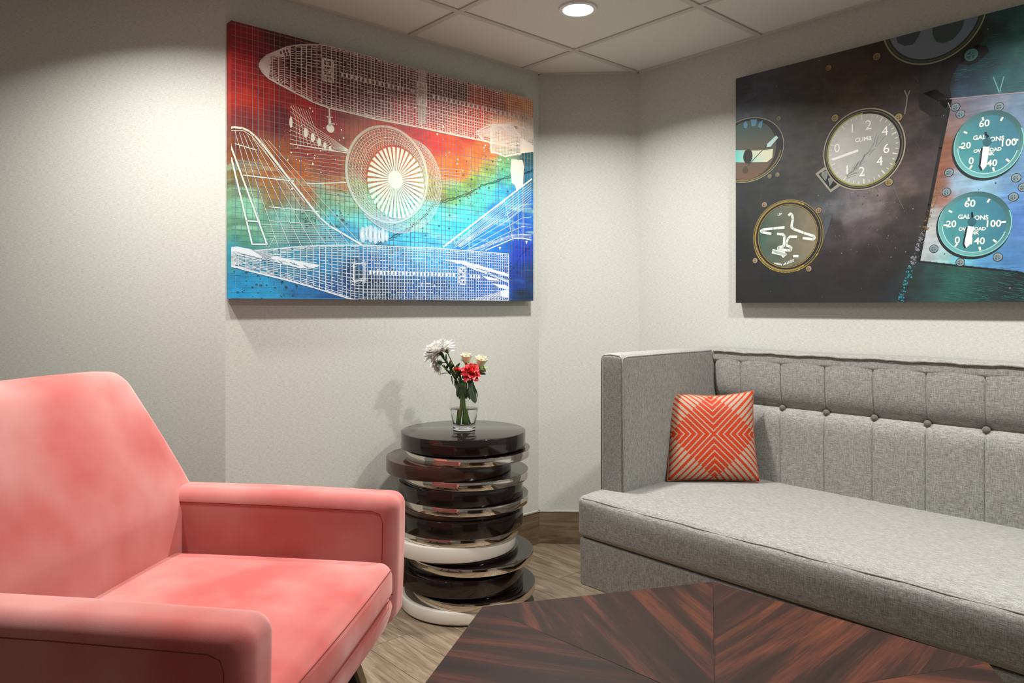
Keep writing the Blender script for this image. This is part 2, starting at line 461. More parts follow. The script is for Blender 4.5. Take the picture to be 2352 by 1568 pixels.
tube(bm, pts, 0.0028, 8); from_bm('piping', bm, M_PIPE, seat, smooth=True)
def arm(s0, s1, inner):
    def fn(p, q):
        x, y, z = p
        if q[2] > 0.6: z += 0.007*(1-q[0]**2)
        x += 0.004*math.copysign(1, q[0])*(1-q[1]**2)*(1-q[2]**2)*abs(q[0])
        return Vector((x, y, z))
    bm = bmesh.new(); rbox(bm, s0, s1, TF, SD, ZS-0.03, ZT, 0.018, 4, (5, 12, 10), fn)
    a = from_bm('arm', bm, M_SOFA, sofa, smooth=True)
    # piping loops along the front panel and the inner top edge
    bm = bmesh.new(); i = 0.005
    xa, xb = s0+i, s1-i; y = TF+0.005
    pts = [(xa, y, ZS-0.02), (xa, y, ZT-0.03), (xa+0.003, y, ZT-0.012), (xa+0.012, y, ZT-0.003), ((s0+s1)/2, y, ZT+0.001), (xb-0.012, y, ZT-0.003), (xb-0.003, y, ZT-0.012), (xb, y, ZT-0.03), (xb, y, ZS-0.02)]
    tube(bm, pts, 0.0035, 8); from_bm('front_piping', bm, M_PIPE, a, smooth=True)
    bm = bmesh.new(); xe = s1-0.004 if inner > 0 else s0+0.004
    tube(bm, [(xe, TF+0.01, ZT-0.012), (xe, TF+0.03, ZT-0.006), (xe, 0.4, ZT-0.004), (xe, TB, ZT-0.004)], 0.0035, 8); from_bm('top_piping', bm, M_PIPE, a, smooth=True)
    return a
arm(0.0, AT, 1); arm(SL-AT, SL, -1)
# back frame with crowned top
def bk_fn(p, q):
    x, y, z = p
    if q[2] > 0.6: z += 0.006*(1-q[1]**2) + 0.0015*math.sin(x*9)
    return Vector((x, y, z))
bm = bmesh.new(); rbox(bm, AT-0.02, SL-AT+0.02, TB+0.006, SD, ZT-0.05, ZT, 0.016, 4, (40, 5, 8), bk_fn); rbox(bm, AT-0.02, SL-AT+0.02, TB+0.045, SD, ZM, ZT-0.03, 0.016, 3, (20, 3, 6)); back = from_bm('back_frame', bm, M_SOFA, sofa, smooth=True)
# tufted face of the back
BUT = [0.4037+0.1695*k for k in range(-1, 8)]; ZBUT = 0.745
s_lo, s_hi = AT+0.002, SL-AT-0.002; z_lo, z_hi = ZS-0.04, ZT-0.008
xs = set()
for i in range(141): xs.add(round(s_lo+(s_hi-s_lo)*i/140, 5))
for b in BUT:
    for d in (-0.02, -0.012, -0.007, -0.004, -0.002, 0, 0.002, 0.004, 0.007, 0.012, 0.02): xs.add(round(b+d, 5))
xs = sorted(x for x in xs if s_lo <= x <= s_hi)
zs = sorted(set([round(z_lo+(z_hi-z_lo)*i/70, 5) for i in range(71)] + [ZBUT+d for d in (-0.02,-0.012,-0.007,-0.004,-0.002,0,0.002,0.004,0.007,0.012,0.02)]))
seams = [s_lo] + BUT + [s_hi]
def back_depth(s, z):
    # distance the padding stands in front of the seam plane
    d = min(abs(s-b) for b in BUT); iz = abs(z-ZBUT)
    k = 0
    for i in range(len(seams)-1):
        if seams[i] <= s <= seams[i+1]: k = i; break
    f = (s-seams[k])/(seams[k+1]-seams[k])
    puff = math.sin(math.pi*max(0, min(1, f)))**0.5
    if z >= ZBUT:
        g = (z-ZBUT)/(z_hi-ZBUT); prof = 0.026*(1-math.exp(-iz/0.034))*(1-0.30*g**4)
    else:
        g = (ZBUT-z)/(ZBUT-z_lo); prof = 0.031*(1-math.exp(-iz/0.018))*(1-0.10*g)
    fade = min(1, iz/0.06)
    h = prof + 0.0045*puff*fade
    h -= 0.0040*math.exp(-(d/0.0026)**2)*min(1, iz/0.02)
    h -= 0.007*math.exp(-((d/0.018)**2 + (iz/0.016)**2))
    e = min(s-s_lo, s_hi-s)
    h -= 0.012*math.exp(-e/0.010)
    return h
me = bpy.data.meshes.new('tufted_back'); vs = [(s, TB+0.032-back_depth(s, z), z) for z in zs for s in xs]; nx = len(xs)
fs = [(j*nx+i, j*nx+i+1, (j+1)*nx+i+1, (j+1)*nx+i) for j in range(len(zs)-1) for i in range(nx-1)]
me.from_pydata(vs, [], fs); tb = link_mesh('tufted_back', me, M_SOFA, sofa, smooth=True)
for b in BUT:
    bm = bmesh.new(); lathe(bm, [(0.0, 0.010), (0.005, 0.0096), (0.0095, 0.007), (0.0115, 0.002), (0.0105, -0.004), (0.0, -0.006)], 20)
    bmesh.ops.rotate(bm, verts=bm.verts[:], matrix=Matrix.Rotation(R(90), 3, 'X'))
    bt = from_bm('button', bm, M_BUTTON, tb, smooth=True); bt.location = (b, TB+0.032-back_depth(b, ZBUT)-0.015, ZBUT-0.002)
bm = bmesh.new(); tube(bm, [(AT+0.004+(SL-2*AT-0.008)*i/60, TB+0.004, ZT-0.006+0.0016*math.sin(i*0.9)+0.001*math.sin(i*2.3)) for i in range(61)], 0.0038, 8); from_bm('top_piping', bm, M_PIPE, back, smooth=True)

# ================================================================== cushion
def cushion_mat():
    m = mat('orange_chevron_weave', rgb(205, 70, 30), 0.55); t = NT(m)
    uv = t.new('ShaderNodeUVMap'); sp = t.new('ShaderNodeSeparateXYZ'); t.link(uv.outputs[0], sp.inputs[0])
    # step the coordinates slightly, as a woven pattern does
    q = 66.0
    def stp(s, n): return t.math('DIVIDE', t.math('ROUND', t.math('MULTIPLY', s, n)), n)
    ax = t.math('ABSOLUTE', stp(sp.outputs[0], q)); ay = t.math('ABSOLUTE', stp(sp.outputs[1], q*1.4))
    d = t.math('ABSOLUTE', t.math('SUBTRACT', ay, ax)); su = t.math('ADD', ax, ay)
    P = 0.147
    ph = t.math('FRACT', t.math('DIVIDE', t.math('SUBTRACT', d, 0.045), P))
    thick = t.math('GREATER_THAN', su, 0.98)
    lim = t.math('ADD', 0.25, t.math('MULTIPLY', thick, 0.37))
    white = t.math('LESS_THAN', ph, lim)
    white = t.math('MULTIPLY', white, t.math('GREATER_THAN', d, 0.040))
    n = t.noise(t.coord('UV', (4, 160, 1)), 1.0, 2)
    o = t.mix(n, rgb(158, 38, 10), rgb(198, 64, 22)); w = t.mix(n, rgb(136, 118, 98), rgb(196, 180, 158))
    t.base(t.mix(white, o, w)); t.b.inputs['Specular IOR Level'].default_value = 0.25
    t.bump(t.math('ADD', n, white), 0.35, 0.001)
    return m
def make_cushion():
    bl, br = at(1533, 1104, 2.775), at(1744, 1106, 2.755); tl, tr = at(1527, 896, 2.865), at(1730, 897, 2.83)
    N = 44; H = 0.052; root_loc = (bl+br)/2
    nrm = (br-bl).cross(tl-bl).normalized()
    if nrm.y > 0: nrm = -nrm
    bm = bmesh.new(); uvl = bm.loops.layers.uv.new('UVMap'); gr = {}
    for sgn in (1, -1):
        for j in range(N+1):
            for i in range(N+1):
                x, y = -1+2*i/N, -1+2*j/N
                if sgn == -1 and (i in (0, N) or j in (0, N)): gr[(sgn, i, j)] = gr[(1, i, j)]; continue
                # edges pulled inwards between the corners
                xx = x*(1-0.055*(1-y*y)**1.0*abs(x)**3); yy = y*(1-(0.125 if y > 0 else 0.03)*(1-x*x)*abs(y)**3)
                a, b = (xx+1)/2, (yy+1)/2
                p = (bl*(1-a)+br*a)*(1-b) + (tl*(1-a)+tr*a)*b
                h = H*((1-x**4)*(1-y**4))**0.55
                h += 0.0035*math.sin(9*x+3*y*y)*(1-x*x)*max(0, y)**2*(y > 0) - 0.010*math.exp(-((x)**2/0.02+(y-0.86)**2/0.03))
                p = p + nrm*h*sgn
                gr[(sgn, i, j)] = bm.verts.new(p - root_loc)
    for sgn in (1, -1):
        for j in range(N):
            for i in range(N):
                idx = [(i,j),(i+1,j),(i+1,j+1),(i,j+1)]
                if sgn == -1: idx = idx[::-1]
                f = bm.faces.new([gr[(sgn,)+k] for k in idx])
                for lp, k in zip(f.loops, idx): lp[uvl].uv = (-1+2*k[0]/N, -1+2*k[1]/N)
    me = bpy.data.meshes.new('cushion'); bmesh.ops.recalc_face_normals(bm, faces=bm.faces[:]); 
    cov_edges = [[gr[(1, i, 0)].co.copy() for i in range(N+1)], [gr[(1, N, j)].co.copy() for j in range(N+1)], [gr[(1, i, N)].co.copy() for i in range(N, -1, -1)], [gr[(1, 0, j)].co.copy() for j in range(N, -1, -1)]]
    bm.to_mesh(me); bm.free()
    root = empty('throw_cushion', root_loc); tag(root, 'square orange and beige chevron cushion propped in the corner of the grey sofa', 'cushion')
    link_mesh('cover', me, cushion_mat(), root, smooth=True)
    bm = bmesh.new(); loop = [p for e in cov_edges for p in e[:-1]]
    tube(bm, loop, 0.0022, 6, closed=True); from_bm('edge_seam', bm, mat('orange_edge_cord', rgb(176, 96, 66), 0.8), root, smooth=True)
make_cushion()

# ================================================================== armchair
chair = empty('armchair'); tag(chair, 'coral pink velvet armchair with sloped back facing the coffee table', 'armchair')
fc = V2(math.cos(R(-7.5)), math.sin(R(-7.5))); sc2 = V2(-fc.y, fc.x)
CO = fc*(-0.9) + sc2*1.55                       # middle of the seat; local x forward, y towards the far arm
chair.matrix_world = Matrix(((fc.x, sc2.x, 0, CO.x), (fc.y, sc2.y, 0, CO.y), (0, 0, 1, 0), (0, 0, 0, 1)))
XF = 0.338; XB = -0.288; HW = 0.466; AW = 0.114; ZA = 0.622; ZU = 0.248
def chair_arm(sg):
    y0, y1 = (HW-AW, HW) if sg > 0 else (-HW, -HW+AW)
    def fn(p, q):
        x, y, z = p
        # front edge leans in towards the floor, top falls slightly to the front, bottom front corner cut
        zz = (z-ZU)/(ZA-ZU)
        if x > 0: x -= 0.012*(1-zz)**2*(x/XF)
        if z < ZU+0.06 and x > XF-0.10: z += 0.035*((x-(XF-0.10))/0.10)**2*(1-(z-ZU)/0.06)
        z -= 0.006*max(0, x/XF)*zz
        y += 0.004*sg*0
        return Vector((x, y, z))
    bm = bmesh.new(); rbox(bm, XB-0.05, XF, y0, y1, ZU, ZA, 0.037, 6, (20, 4, 10), fn)
    a = from_bm('arm', bm, M_VELVET, chair, smooth=True)
    for yy in (y0+0.0005, y1-0.0005):
        bm = bmesh.new(); zt = ZA-0.036; xf = XF-0.038
        pts = [(XB-0.01, yy, zt), (0.0, yy, zt-0.001), (xf-0.03, yy, zt-0.006), (xf-0.008, yy, zt-0.014), (xf-0.001, yy, zt-0.034), (xf-0.003, yy, zt-0.15), (xf-0.014, yy, ZU+0.05)]
        tube(bm, pts, 0.0013, 6); from_bm('stitched_seam', bm, M_VSEAM, a, smooth=True)
    return a
chair_arm(1); chair_arm(-1)
def seatc(p, q):
    x, y, z = p
    e = (1-q[0]**4)*(1-q[1]**4)
    if q[2] > 0: z += 0.012*e*q[2]
    if q[0] > 0.5: x += 0.012*(1-q[1]**2)*(1-q[2]**2)
    return Vector((x, y, z))
bm = bmesh.new(); rbox(bm, XB-0.05, XF-0.004, -HW+AW+0.003, HW-AW-0.003, 0.350, 0.452, 0.034, 5, (16, 16, 4), seatc)
cs = from_bm('seat_cushion', bm, M_VELVET, chair, smooth=True)
for (zz, xx) in ((0.436, XF-0.006), (0.366, XF-0.004)):
    bm = bmesh.new(); hw = HW-AW-0.02
    tube(bm, [(xx-0.03+0.012*0, -hw-0.012, zz)] + [(xx+0.012*(1-(y/hw)**2)*0.6, y, zz+0.002*(1-(y/hw)**2)) for y in [hw*(-1+2*i/16) for i in range(17)]] + [(xx-0.03, hw+0.012, zz)], 0.0013, 6)
    from_bm('stitched_seam', bm, M_VSEAM, cs, smooth=True)
def railfn(p, q):
    x, y, z = p
    if q[0] > 0.5: x -= 0.03*max(0, (0.33-z)/0.08)**1.5
    return Vector((x, y, z))
bm = bmesh.new(); rbox(bm, XB-0.1, XF-0.010, -HW+AW-0.01, HW-AW+0.01, ZU-0.002, 0.352, 0.022, 4, (10, 10, 4), railfn); from_bm('seat_frame', bm, M_VELVET, chair, smooth=True)
ZTB = 0.948
def backfn(p, q):
    x, y, z = p
    k = max(0.0, min(1.0, (z-0.60)/(0.93-0.60)))
    hw = HW + (0.352-HW)*k
    y = y/HW*hw
    x -= 0.40*max(0.0, z-0.56)**1.15/0.39**0.15 - 0.02*max(0.0, 0.449-z)
    if q[0] > 0: x += 0.014*(1-q[1]**4)*(1-max(0, q[2])**4)
    z += 0.006*(1-q[1]**2)*(q[2] > 0.8)
    return Vector((x, y, z))
bm = bmesh.new(); rbox(bm, XB-0.125, XB, -HW, HW, ZU+0.02, ZTB, 0.038, 5, (4, 22, 22), backfn); from_bm('backrest', bm, M_VELVET, chair, smooth=True)
for (lx, ly, fx, fy) in ((0.235, 0.24, 0.315, 0.27), (0.235, -0.24, 0.315, -0.27), (-0.30, 0.24, -0.40, 0.27), (-0.30, -0.24, -0.40, -0.27)):
    def taper(bm, hx, hy, ox=0.0):
        vs = []
        for (cx_, cy_, cz_, k) in ((lx, ly, ZU+0.004, 1.0), (fx, fy, 0.0, 0.55)):
            vs.append([bm.verts.new((cx_+ox+a*hx*k, cy_+b*hy*k, cz_)) for a, b in ((-1,-1),(1,-1),(1,1),(-1,1))])
        a, b = vs
        bm.faces.new(a); bm.faces.new(b[::-1])
        for i in range(4): bm.faces.new((a[i], b[i], b[(i+1)%4], a[(i+1)%4]))
    bm = bmesh.new(); taper(bm, 0.016, 0.018); lg = from_bm('leg', bm, M_BLACK, chair)
    bm = bmesh.new(); taper(bm, 0.006, 0.0185, 0.017); from_bm('metal_edge', bm, M_BRONZE, lg)

# ================================================================== coffee table
ZC = 0.45
v1 = V2(*floor_at(1105, 1393, ZC)[:2]); v2 = V2(*floor_at(1640, 1335, ZC)[:2]); v3 = V2(*floor_at(2270, 1512, ZC)[:2])
e1 = v2-v1; side = ((v2-v1).length + (v3-v2).length)/2; ang = math.atan2(e1.y, e1.x)
ctr = (v1+v2)/2 + V2(math.sin(ang), -math.cos(ang))*side*math.sqrt(3)/2
ctab = empty('coffee_table', (ctr.x, ctr.y, 0), ang); tag(ctab, 'hexagonal coffee table with sunburst dark wood veneer top', 'table')
apo = side*math.sqrt(3)/2
for k in range(6):
    a = R(90+60*k)                              # direction of the bisector in table space
    g = 0.0004
    bm = bmesh.new(); prism(bm, [(0.002, 0), (apo-0.0005, -side/2+g), (apo-0.0005, side/2-g)], -0.004, 0.0)
    p = from_bm('veneer_panel', bm, M_VENEER, ctab); p.location = (0, 0, ZC); p.rotation_euler = (0, 0, a)
bm = bmesh.new(); prism(bm, [(side*math.cos(R(60*k)), side*math.sin(R(60*k))) for k in range(6)], ZC-0.045, ZC-0.0035)
bmesh.ops.bevel(bm, geom=[e for e in bm.edges], offset=0.0015, segments=2); from_bm('table_top', bm, M_TABLE, ctab)
bm = bmesh.new(); prism(bm, [(0.62*side*math.cos(R(60*k)), 0.62*side*math.sin(R(60*k))) for k in range(6)], 0.04, ZC-0.045); from_bm('pedestal', bm, M_TABLE, ctab)
bm = bmesh.new(); prism(bm, [(0.58*side*math.cos(R(60*k)), 0.58*side*math.sin(R(60*k))) for k in range(6)], 0.0, 0.04); from_bm('plinth', bm, M_BLACK, ctab)

# ================================================================== side table of stacked discs
KS = 0.9576; TD = 2.812
st = empty('side_table', (-0.187, TD, 0)); tag(st, 'round side table of offset stacked dark, chrome and white discs', 'table')
def disc(name, cx_, z1, z0, m, r=0.249, dy=0.0, dark_top=False, bev=0.003):
    x = cx_*KS + 0.187; rr = r*KS; z1 *= KS; z0 *= KS
    bm = bmesh.new(); lathe(bm, [(0, z0), (rr-bev, z0), (rr-bev*0.3, z0+bev*0.3), (rr, z0+bev), (rr, z1-bev), (rr-bev*0.3, z1-bev*0.3), (rr-bev, z1), (0, z1)], 128, x, dy)
    o = from_bm(name, bm, m, st, angle=35)
    if dark_top:
        bm = bmesh.new(); lathe(bm, [(0, z1-0.001), (rr-0.0012, z1-0.001), (rr-0.0012, z1+0.0008), (0, z1+0.0008)], 128, x, dy); from_bm('dark_top_sheet', bm, M_DISC, o, angle=35)
    return o
disc('dark_disc', -0.195, 0.687, 0.626, M_DISC)
disc('chrome_disc', -0.1765, 0.6185, 0.588, M_CHROME, dark_top=True)
disc('brown_disc', -0.253, 0.588, 0.534, M_BROWN)
disc('chrome_disc', -0.1835, 0.5325, 0.500, M_CHROME, dark_top=True)
disc('dark_disc', -0.205, 0.4995, 0.4385, M_DISC)
disc('chrome_disc', -0.1835, 0.437, 0.4055, M_CHROME, dark_top=True)
disc('brown_disc', -0.205, 0.405, 0.386, M_BROWN, 0.240)
disc('dark_disc', -0.2045, 0.3855, 0.3215, M_DISC, dy=-0.004)
disc('chrome_disc', -0.213, 0.321, 0.292, M_CHROME, 0.246)
disc('white_disc', -0.234, 0.2915, 0.234, M_IVORY, bev=0.005)
disc('dark_disc', -0.20, 0.2338, 0.214, M_DISC, 0.225)
disc('chrome_disc', -0.164, 0.2135, 0.183, M_CHROME, dark_top=True)
disc('dark_disc', -0.20, 0.1825, 0.169, M_DISC, 0.225)
disc('dark_disc', -0.203, 0.1688, 0.106, M_DISC, dy=-0.004)
disc('dark_disc', -0.18, 0.1058, 0.086, M_DISC, 0.225)
disc('chrome_disc', -0.1555, 0.0855, 0.055, M_CHROME, dark_top=True)
disc('white_disc', -0.196, 0.0548, 0.006, M_IVORY, bev=0.006)
disc('black_foot_ring', -0.196, 0.006, 0.0, M_BLACK, 0.243, bev=0.001)
ZTAB = 0.687*KS

# ================================================================== vase, water, flowers
M_GLASS = mat('clear_glass', (1,1,1,1), 0.0, 0.0, Transmission_Weight=1.0, IOR=1.45)
M_WATER = mat('water', (0.97,1,0.98,1), 0.0, 0.0, Transmission_Weight=1.0, IOR=1.33)
VX, VY = at(1066, 900, TD).x, TD
vase = empty('glass_vase', (VX, VY, ZTAB)); tag(vase, 'clear bulbous glass vase half filled with water holding cut flowers', 'vase')
HV = 0.182; th = 0.0026
outp = [(0.0, 0.0005), (0.040, 0.0005), (0.0435, 0.003), (0.0435, 0.010), (0.0415, 0.017), (0.044, 0.030), (0.051, 0.055), (0.0565, 0.085), (0.0545, 0.112), (0.047, 0.142), (0.0395, 0.166), (0.0375, HV)]
inn = [(r-th, z) for r, z in outp[5:]][::-1]
inp = [(0.0365-th/2, HV+0.0012)] + inn + [(0.0385, 0.022), (0.030, 0.0195), (0.0, 0.019)]
bm = bmesh.new(); lathe(bm, outp+inp, 64); from_bm('vase_glass', bm, M_GLASS, vase, smooth=True)
zw = at(1066, 937, TD).z - ZTAB
wi = [(0.0, 0.0198), (0.030, 0.0203), (0.0380, 0.0228)] + [(r-th-0.0006, z) for r, z in outp[5:8] if z < zw]
wr = 0.0565-th-0.0008
bm = bmesh.new(); lathe(bm, wi + [(wr, zw-0.0015), (wr-0.001, zw), (0.0, zw-0.0006)], 64); from_bm('water', bm, M_WATER, vase, smooth=True)
M_STEM = mat('green_stem', rgb(96, 130, 52), 0.55); M_LEAF = mat('dark_green_leaf', rgb(48, 84, 36), 0.5)
M_PETW = mat('white_petal', rgb(242, 240, 234), 0.6, 0.0, Subsurface_Weight=0.15); M_PETY = mat('cream_petal', rgb(252, 249, 226), 0.6)
M_BUDG = mat('pale_green_sepal', rgb(120, 148, 62), 0.6)
def red_mat():
    m = mat('red_pink_petal', rgb(226, 48, 60), 0.6); t = NT(m)
    n = t.noise(t.coord('Object'), 90, 2); t.base(t.ramp(n, [(0.36, rgb(206, 18, 36)), (0.52, rgb(236, 60, 70)), (0.66, rgb(250, 170, 150))])); return m
M_PETR = red_mat()
VB = Vector((VX, VY, ZTAB))
def bez(p0, p1, p2, p3, n=14):
    return [p0*(1-t)**3 + p1*3*t*(1-t)**2 + p2*3*t*t*(1-t) + p3*t**3 for t in [i/n for i in range(n+1)]]
def petal(bm, base, d, up, L, wd_, curl=0.3, n=5, cup=0.2):
    d = d.normalized(); sdv = d.cross(up).normalized(); up = sdv.cross(d).normalized(); rows = []
    for i in range(n+1):
        t = i/n; wv = wd_*(math.sin(math.pi*min(1.0, 0.12+0.80*t)))**0.8*(1 if t < 1 else 0.35)
        c = base + d*L*t + up*L*curl*t*t
        rows.append([bm.verts.new(c - sdv*wv/2 + up*cup*wv), bm.verts.new(c), bm.verts.new(c + sdv*wv/2 + up*cup*wv)])
    for a, b in zip(rows, rows[1:]):
        for k in range(2): bm.faces.new((a[k], a[k+1], b[k+1], b[k]))
def leaf_on(parent, base, d, up, L, wd_, curl=-0.2, m=None, name='leaf'):
    bm = bmesh.new(); petal(bm, base, d, up, L, wd_, curl, 7, 0.15); return from_bm(name, bm, m or M_LEAF, parent, smooth=True)
def flower(name, label, cat, head, ax, foot, group=None, bend=0.05):
    root = empty(name, VB); tag(root, label, cat, group)
    foot_l = foot; neck = Vector((foot.x*-0.15+head.x*0.12, foot.y*-0.3, HV-0.01)); lim = 0.026
    l2 = math.hypot(neck.x, neck.y)
    if l2 > lim: neck.x *= lim/l2; neck.y *= lim/l2
    pts = bez(foot_l, foot_l.lerp(neck, 0.4), foot_l.lerp(neck, 0.75), neck, 10)[:-1] + bez(neck, neck+(neck-foot_l).normalized()*bend, head-ax*bend*1.2, head, 12)
    bm = bmesh.new(); tube(bm, pts, [0.0030 - 0.0012*i/len(pts) for i in range(len(pts))], 8); from_bm('stem', bm, M_STEM, root, smooth=True)
    return root, pts
def hl(px, py, D): return at(px, py, D) - VB
def mum(label, head, ax, foot, Rr, n, seed):
    random.seed(seed); root, pts = flower('chrysanthemum', label, 'flower', head, ax, foot, 'white chrysanthemums in the vase')
    ax = ax.normalized(); t1 = ax.orthogonal().normalized(); t2 = ax.cross(t1)
    bm = bmesh.new()
    for k in range(n):
        fr = (k+0.5)/n; el = R(78*(1-fr)**0.8 - 14 + random.uniform(-9, 9)); a = k*2.39996 + random.uniform(-.2,.2)
        rad = t1*math.cos(a)+t2*math.sin(a); d = rad*math.cos(el) + ax*math.sin(el)
        petal(bm, head + rad*0.004, d, ax if el < 1.2 else rad*-1, Rr*(0.55+0.45*fr)*random.uniform(0.85, 1.1), Rr*0.24, random.uniform(-0.05, 0.28), 5, 0.3)
    from_bm('petals', bm, M_PETW, root, smooth=True)
    bm = bmesh.new(); lathe(bm, [(0, -0.010), (0.006, -0.009), (0.011, -0.002), (0.010, 0.003), (0, 0.004)], 14)
    bmesh.ops.rotate(bm, verts=bm.verts[:], matrix=Vector((0,0,1)).rotation_difference(ax).to_matrix()); bmesh.ops.translate(bm, verts=bm.verts[:], vec=head-ax*0.004)
    from_bm('sepal_cup', bm, M_LEAF, root, smooth=True); return root, pts
m1, p1 = mum('large white chrysanthemum leaning out to the upper left of the vase', hl(1008, 808, TD-0.02), Vector((-0.42, -0.22, 0.80)), Vector((0.016, 0.010, 0.022)), 0.068, 150, 3)
leaf_on(m1, hl(1036, 857, TD-0.02), Vector((-1, -0.2, 0.05)), Vector((0,0,1)), 0.050, 0.014, -0.15)
leaf_on(m1, hl(1030, 842, TD-0.01), Vector((0.2, -0.2, 1)), Vector((1,0,0)), 0.036, 0.016, 0.1)
leaf_on(m1, hl(1037, 862, TD-0.015), Vector((0.45, -0.1, -1)), Vector((-1,-0.4,0)), 0.034, 0.018, 0.3)
m2, p2 = mum('smaller white chrysanthemum drooping left under the large one', hl(1008, 834, TD+0.01), Vector((-0.72, -0.10, -0.30)), Vector((-0.02, 0.012, 0.022)), 0.048, 80, 5)
leaf_on(m2, hl(1029, 850, TD), Vector((0.1, -0.3, 1)), Vector((-1,0,0)), 0.05, 0.014, 0.1)
for (px, py, lb) in ((1027, 807, 'small green flower bud beside the large white chrysanthemum'), (1011, 831, 'small half-open white bud below the large white chrysanthemum')):
    hd = hl(px, py, TD-0.035); rt, pts = flower('flower_bud', lb, 'flower', hd, Vector((-0.3, -0.1, 0.9)).normalized(), Vector((-0.012+0.02*(px > 1020), -0.012, 0.022)), 'small buds in the vase', 0.03)
    bm = bmesh.new(); lathe(bm, [(0, -0.007), (0.005, -0.005), (0.0078, 0.0), (0.006, 0.005), (0, 0.007)], 14); bmesh.ops.translate(bm, verts=bm.verts[:], vec=hd)
    from_bm('bud_sepals', bm, M_LEAF, rt, smooth=True)
    bm = bmesh.new(); lathe(bm, [(0.0055, 0.003), (0.005, 0.008), (0, 0.010)], 14); bmesh.ops.translate(bm, verts=bm.verts[:], vec=hd)
    from_bm('bud_tip', bm, M_PETW if px < 1020 else M_BUDG, rt, smooth=True)
def rose(label, head, ax, foot, Rr, seed):
    random.seed(seed); root, pts = flower('rosebud', label, 'flower', head, ax, foot, 'cream rosebuds in the vase', 0.04)
    ax = ax.normalized(); t1 = ax.orthogonal().normalized(); t2 = ax.cross(t1); bm = bmesh.new()
    for ring, (cnt, r0, el, L) in enumerate(((4, 0.2, 86, 1.0), (5, 0.45, 80, 1.05), (6, 0.65, 74, 1.0), (6, 0.8, 66, 0.92))):
        for k in range(cnt):
            a = 2*math.pi*(k+0.37*ring)/cnt; rad = t1*math.cos(a)+t2*math.sin(a); e = R(el)
            petal(bm, head + rad*Rr*r0*0.55 - ax*Rr*0.5, rad*math.cos(e)+ax*math.sin(e), rad*-1, Rr*1.75*L, Rr*1.25, 0.12 if ring < 2 else 0.0, 6, 0.30)
    from_bm('petals', bm, M_PETY, root, smooth=True)
    for k in range(5):
        a = 2*math.pi*k/5+0.4; rad = t1*math.cos(a)+t2*math.sin(a)
        leaf_on(root, head-ax*Rr*0.6, rad*0.85+ax*random.uniform(0.2, 0.8), ax, Rr*1.5, Rr*0.45, -0.15, M_BUDG, 'sepal')
    bm = bmesh.new(); lathe(bm, [(0, -0.008), (0.004, -0.006), (0.006, 0), (0.004, 0.004)], 12); bmesh.ops.rotate(bm, verts=bm.verts[:], matrix=Vector((0,0,1)).rotation_difference(ax).to_matrix()); bmesh.ops.translate(bm, verts=bm.verts[:], vec=head-ax*Rr*0.7)
    from_bm('hip', bm, M_BUDG, root, smooth=True)
rose('cream rosebud directly above the red carnation', hl(1071, 827, TD), Vector((0.05, -0.25, 0.95)), Vector((-0.014, -0.008, 0.022)), 0.0225, 11)
rose('cream rosebud rightmost in the vase, the fuller of the two', hl(1104, 834, TD-0.005), Vector((0.18, -0.35, 0.9)), Vector((-0.022, -0.002, 0.022)), 0.0245, 12)
rose('small pale rosebud low on the right behind the red carnation', hl(1109, 850, TD+0.01), Vector((0.75, -0.1, 0.35)), Vector((-0.016, 0.016, 0.022)), 0.012, 13)
def carnation(label, head, ax, foot, Rr, n, seed, flat=1.0):
    random.seed(seed); root, pts = flower('carnation', label, 'flower', head, ax, foot, 'red carnations in the vase', 0.03)
    ax = ax.normalized(); t1 = ax.orthogonal().normalized(); t2 = ax.cross(t1); bm = bmesh.new()
    for k in range(n):
        fr = (k+0.5)/n; el = R(80*(1-fr) - 4 + random.uniform(-10, 10)); a = k*2.39996
        rad = t1*math.cos(a)+t2*math.sin(a); d = rad*math.cos(el)+ax*math.sin(el)
        petal(bm, head-ax*0.004, d, ax+rad*0.01, Rr*random.uniform(0.75, 1.08), Rr*0.62, random.uniform(-0.25, 0.25), 5, random.uniform(-0.1, 0.35))
    from_bm('petals', bm, M_PETR, root, smooth=True)
    bm = bmesh.new(); lathe(bm, [(0.003, -0.022), (0.007, -0.012), (0.008, 0.0), (0, 0.002)], 12); bmesh.ops.rotate(bm, verts=bm.verts[:], matrix=Vector((0,0,1)).rotation_difference(ax).to_matrix()); bmesh.ops.translate(bm, verts=bm.verts[:], vec=head-ax*0.003)
    from_bm('calyx', bm, M_LEAF, root, smooth=True); return root
c1 = carnation('red and pink carnation in the middle of the bouquet', hl(1082, 856, TD-0.035), Vector((0.12, -0.55, 0.72)), Vector((-0.004, 0.014, 0.022)), 0.043, 60, 21)
c2 = carnation('small dark red carnation between the white and red blooms', hl(1050, 849, TD-0.03), Vector((-0.1, -0.4, 0.9)), Vector((0.012, -0.010, 0.022)), 0.019, 26, 22)
c3 = carnation('tiny orange red bloom among the stems left of the carnations', hl(1034, 831, TD-0.03), Vector((-0.2, -0.3, 0.9)), Vector((0.004, -0.016, 0.022)), 0.009, 14, 23)
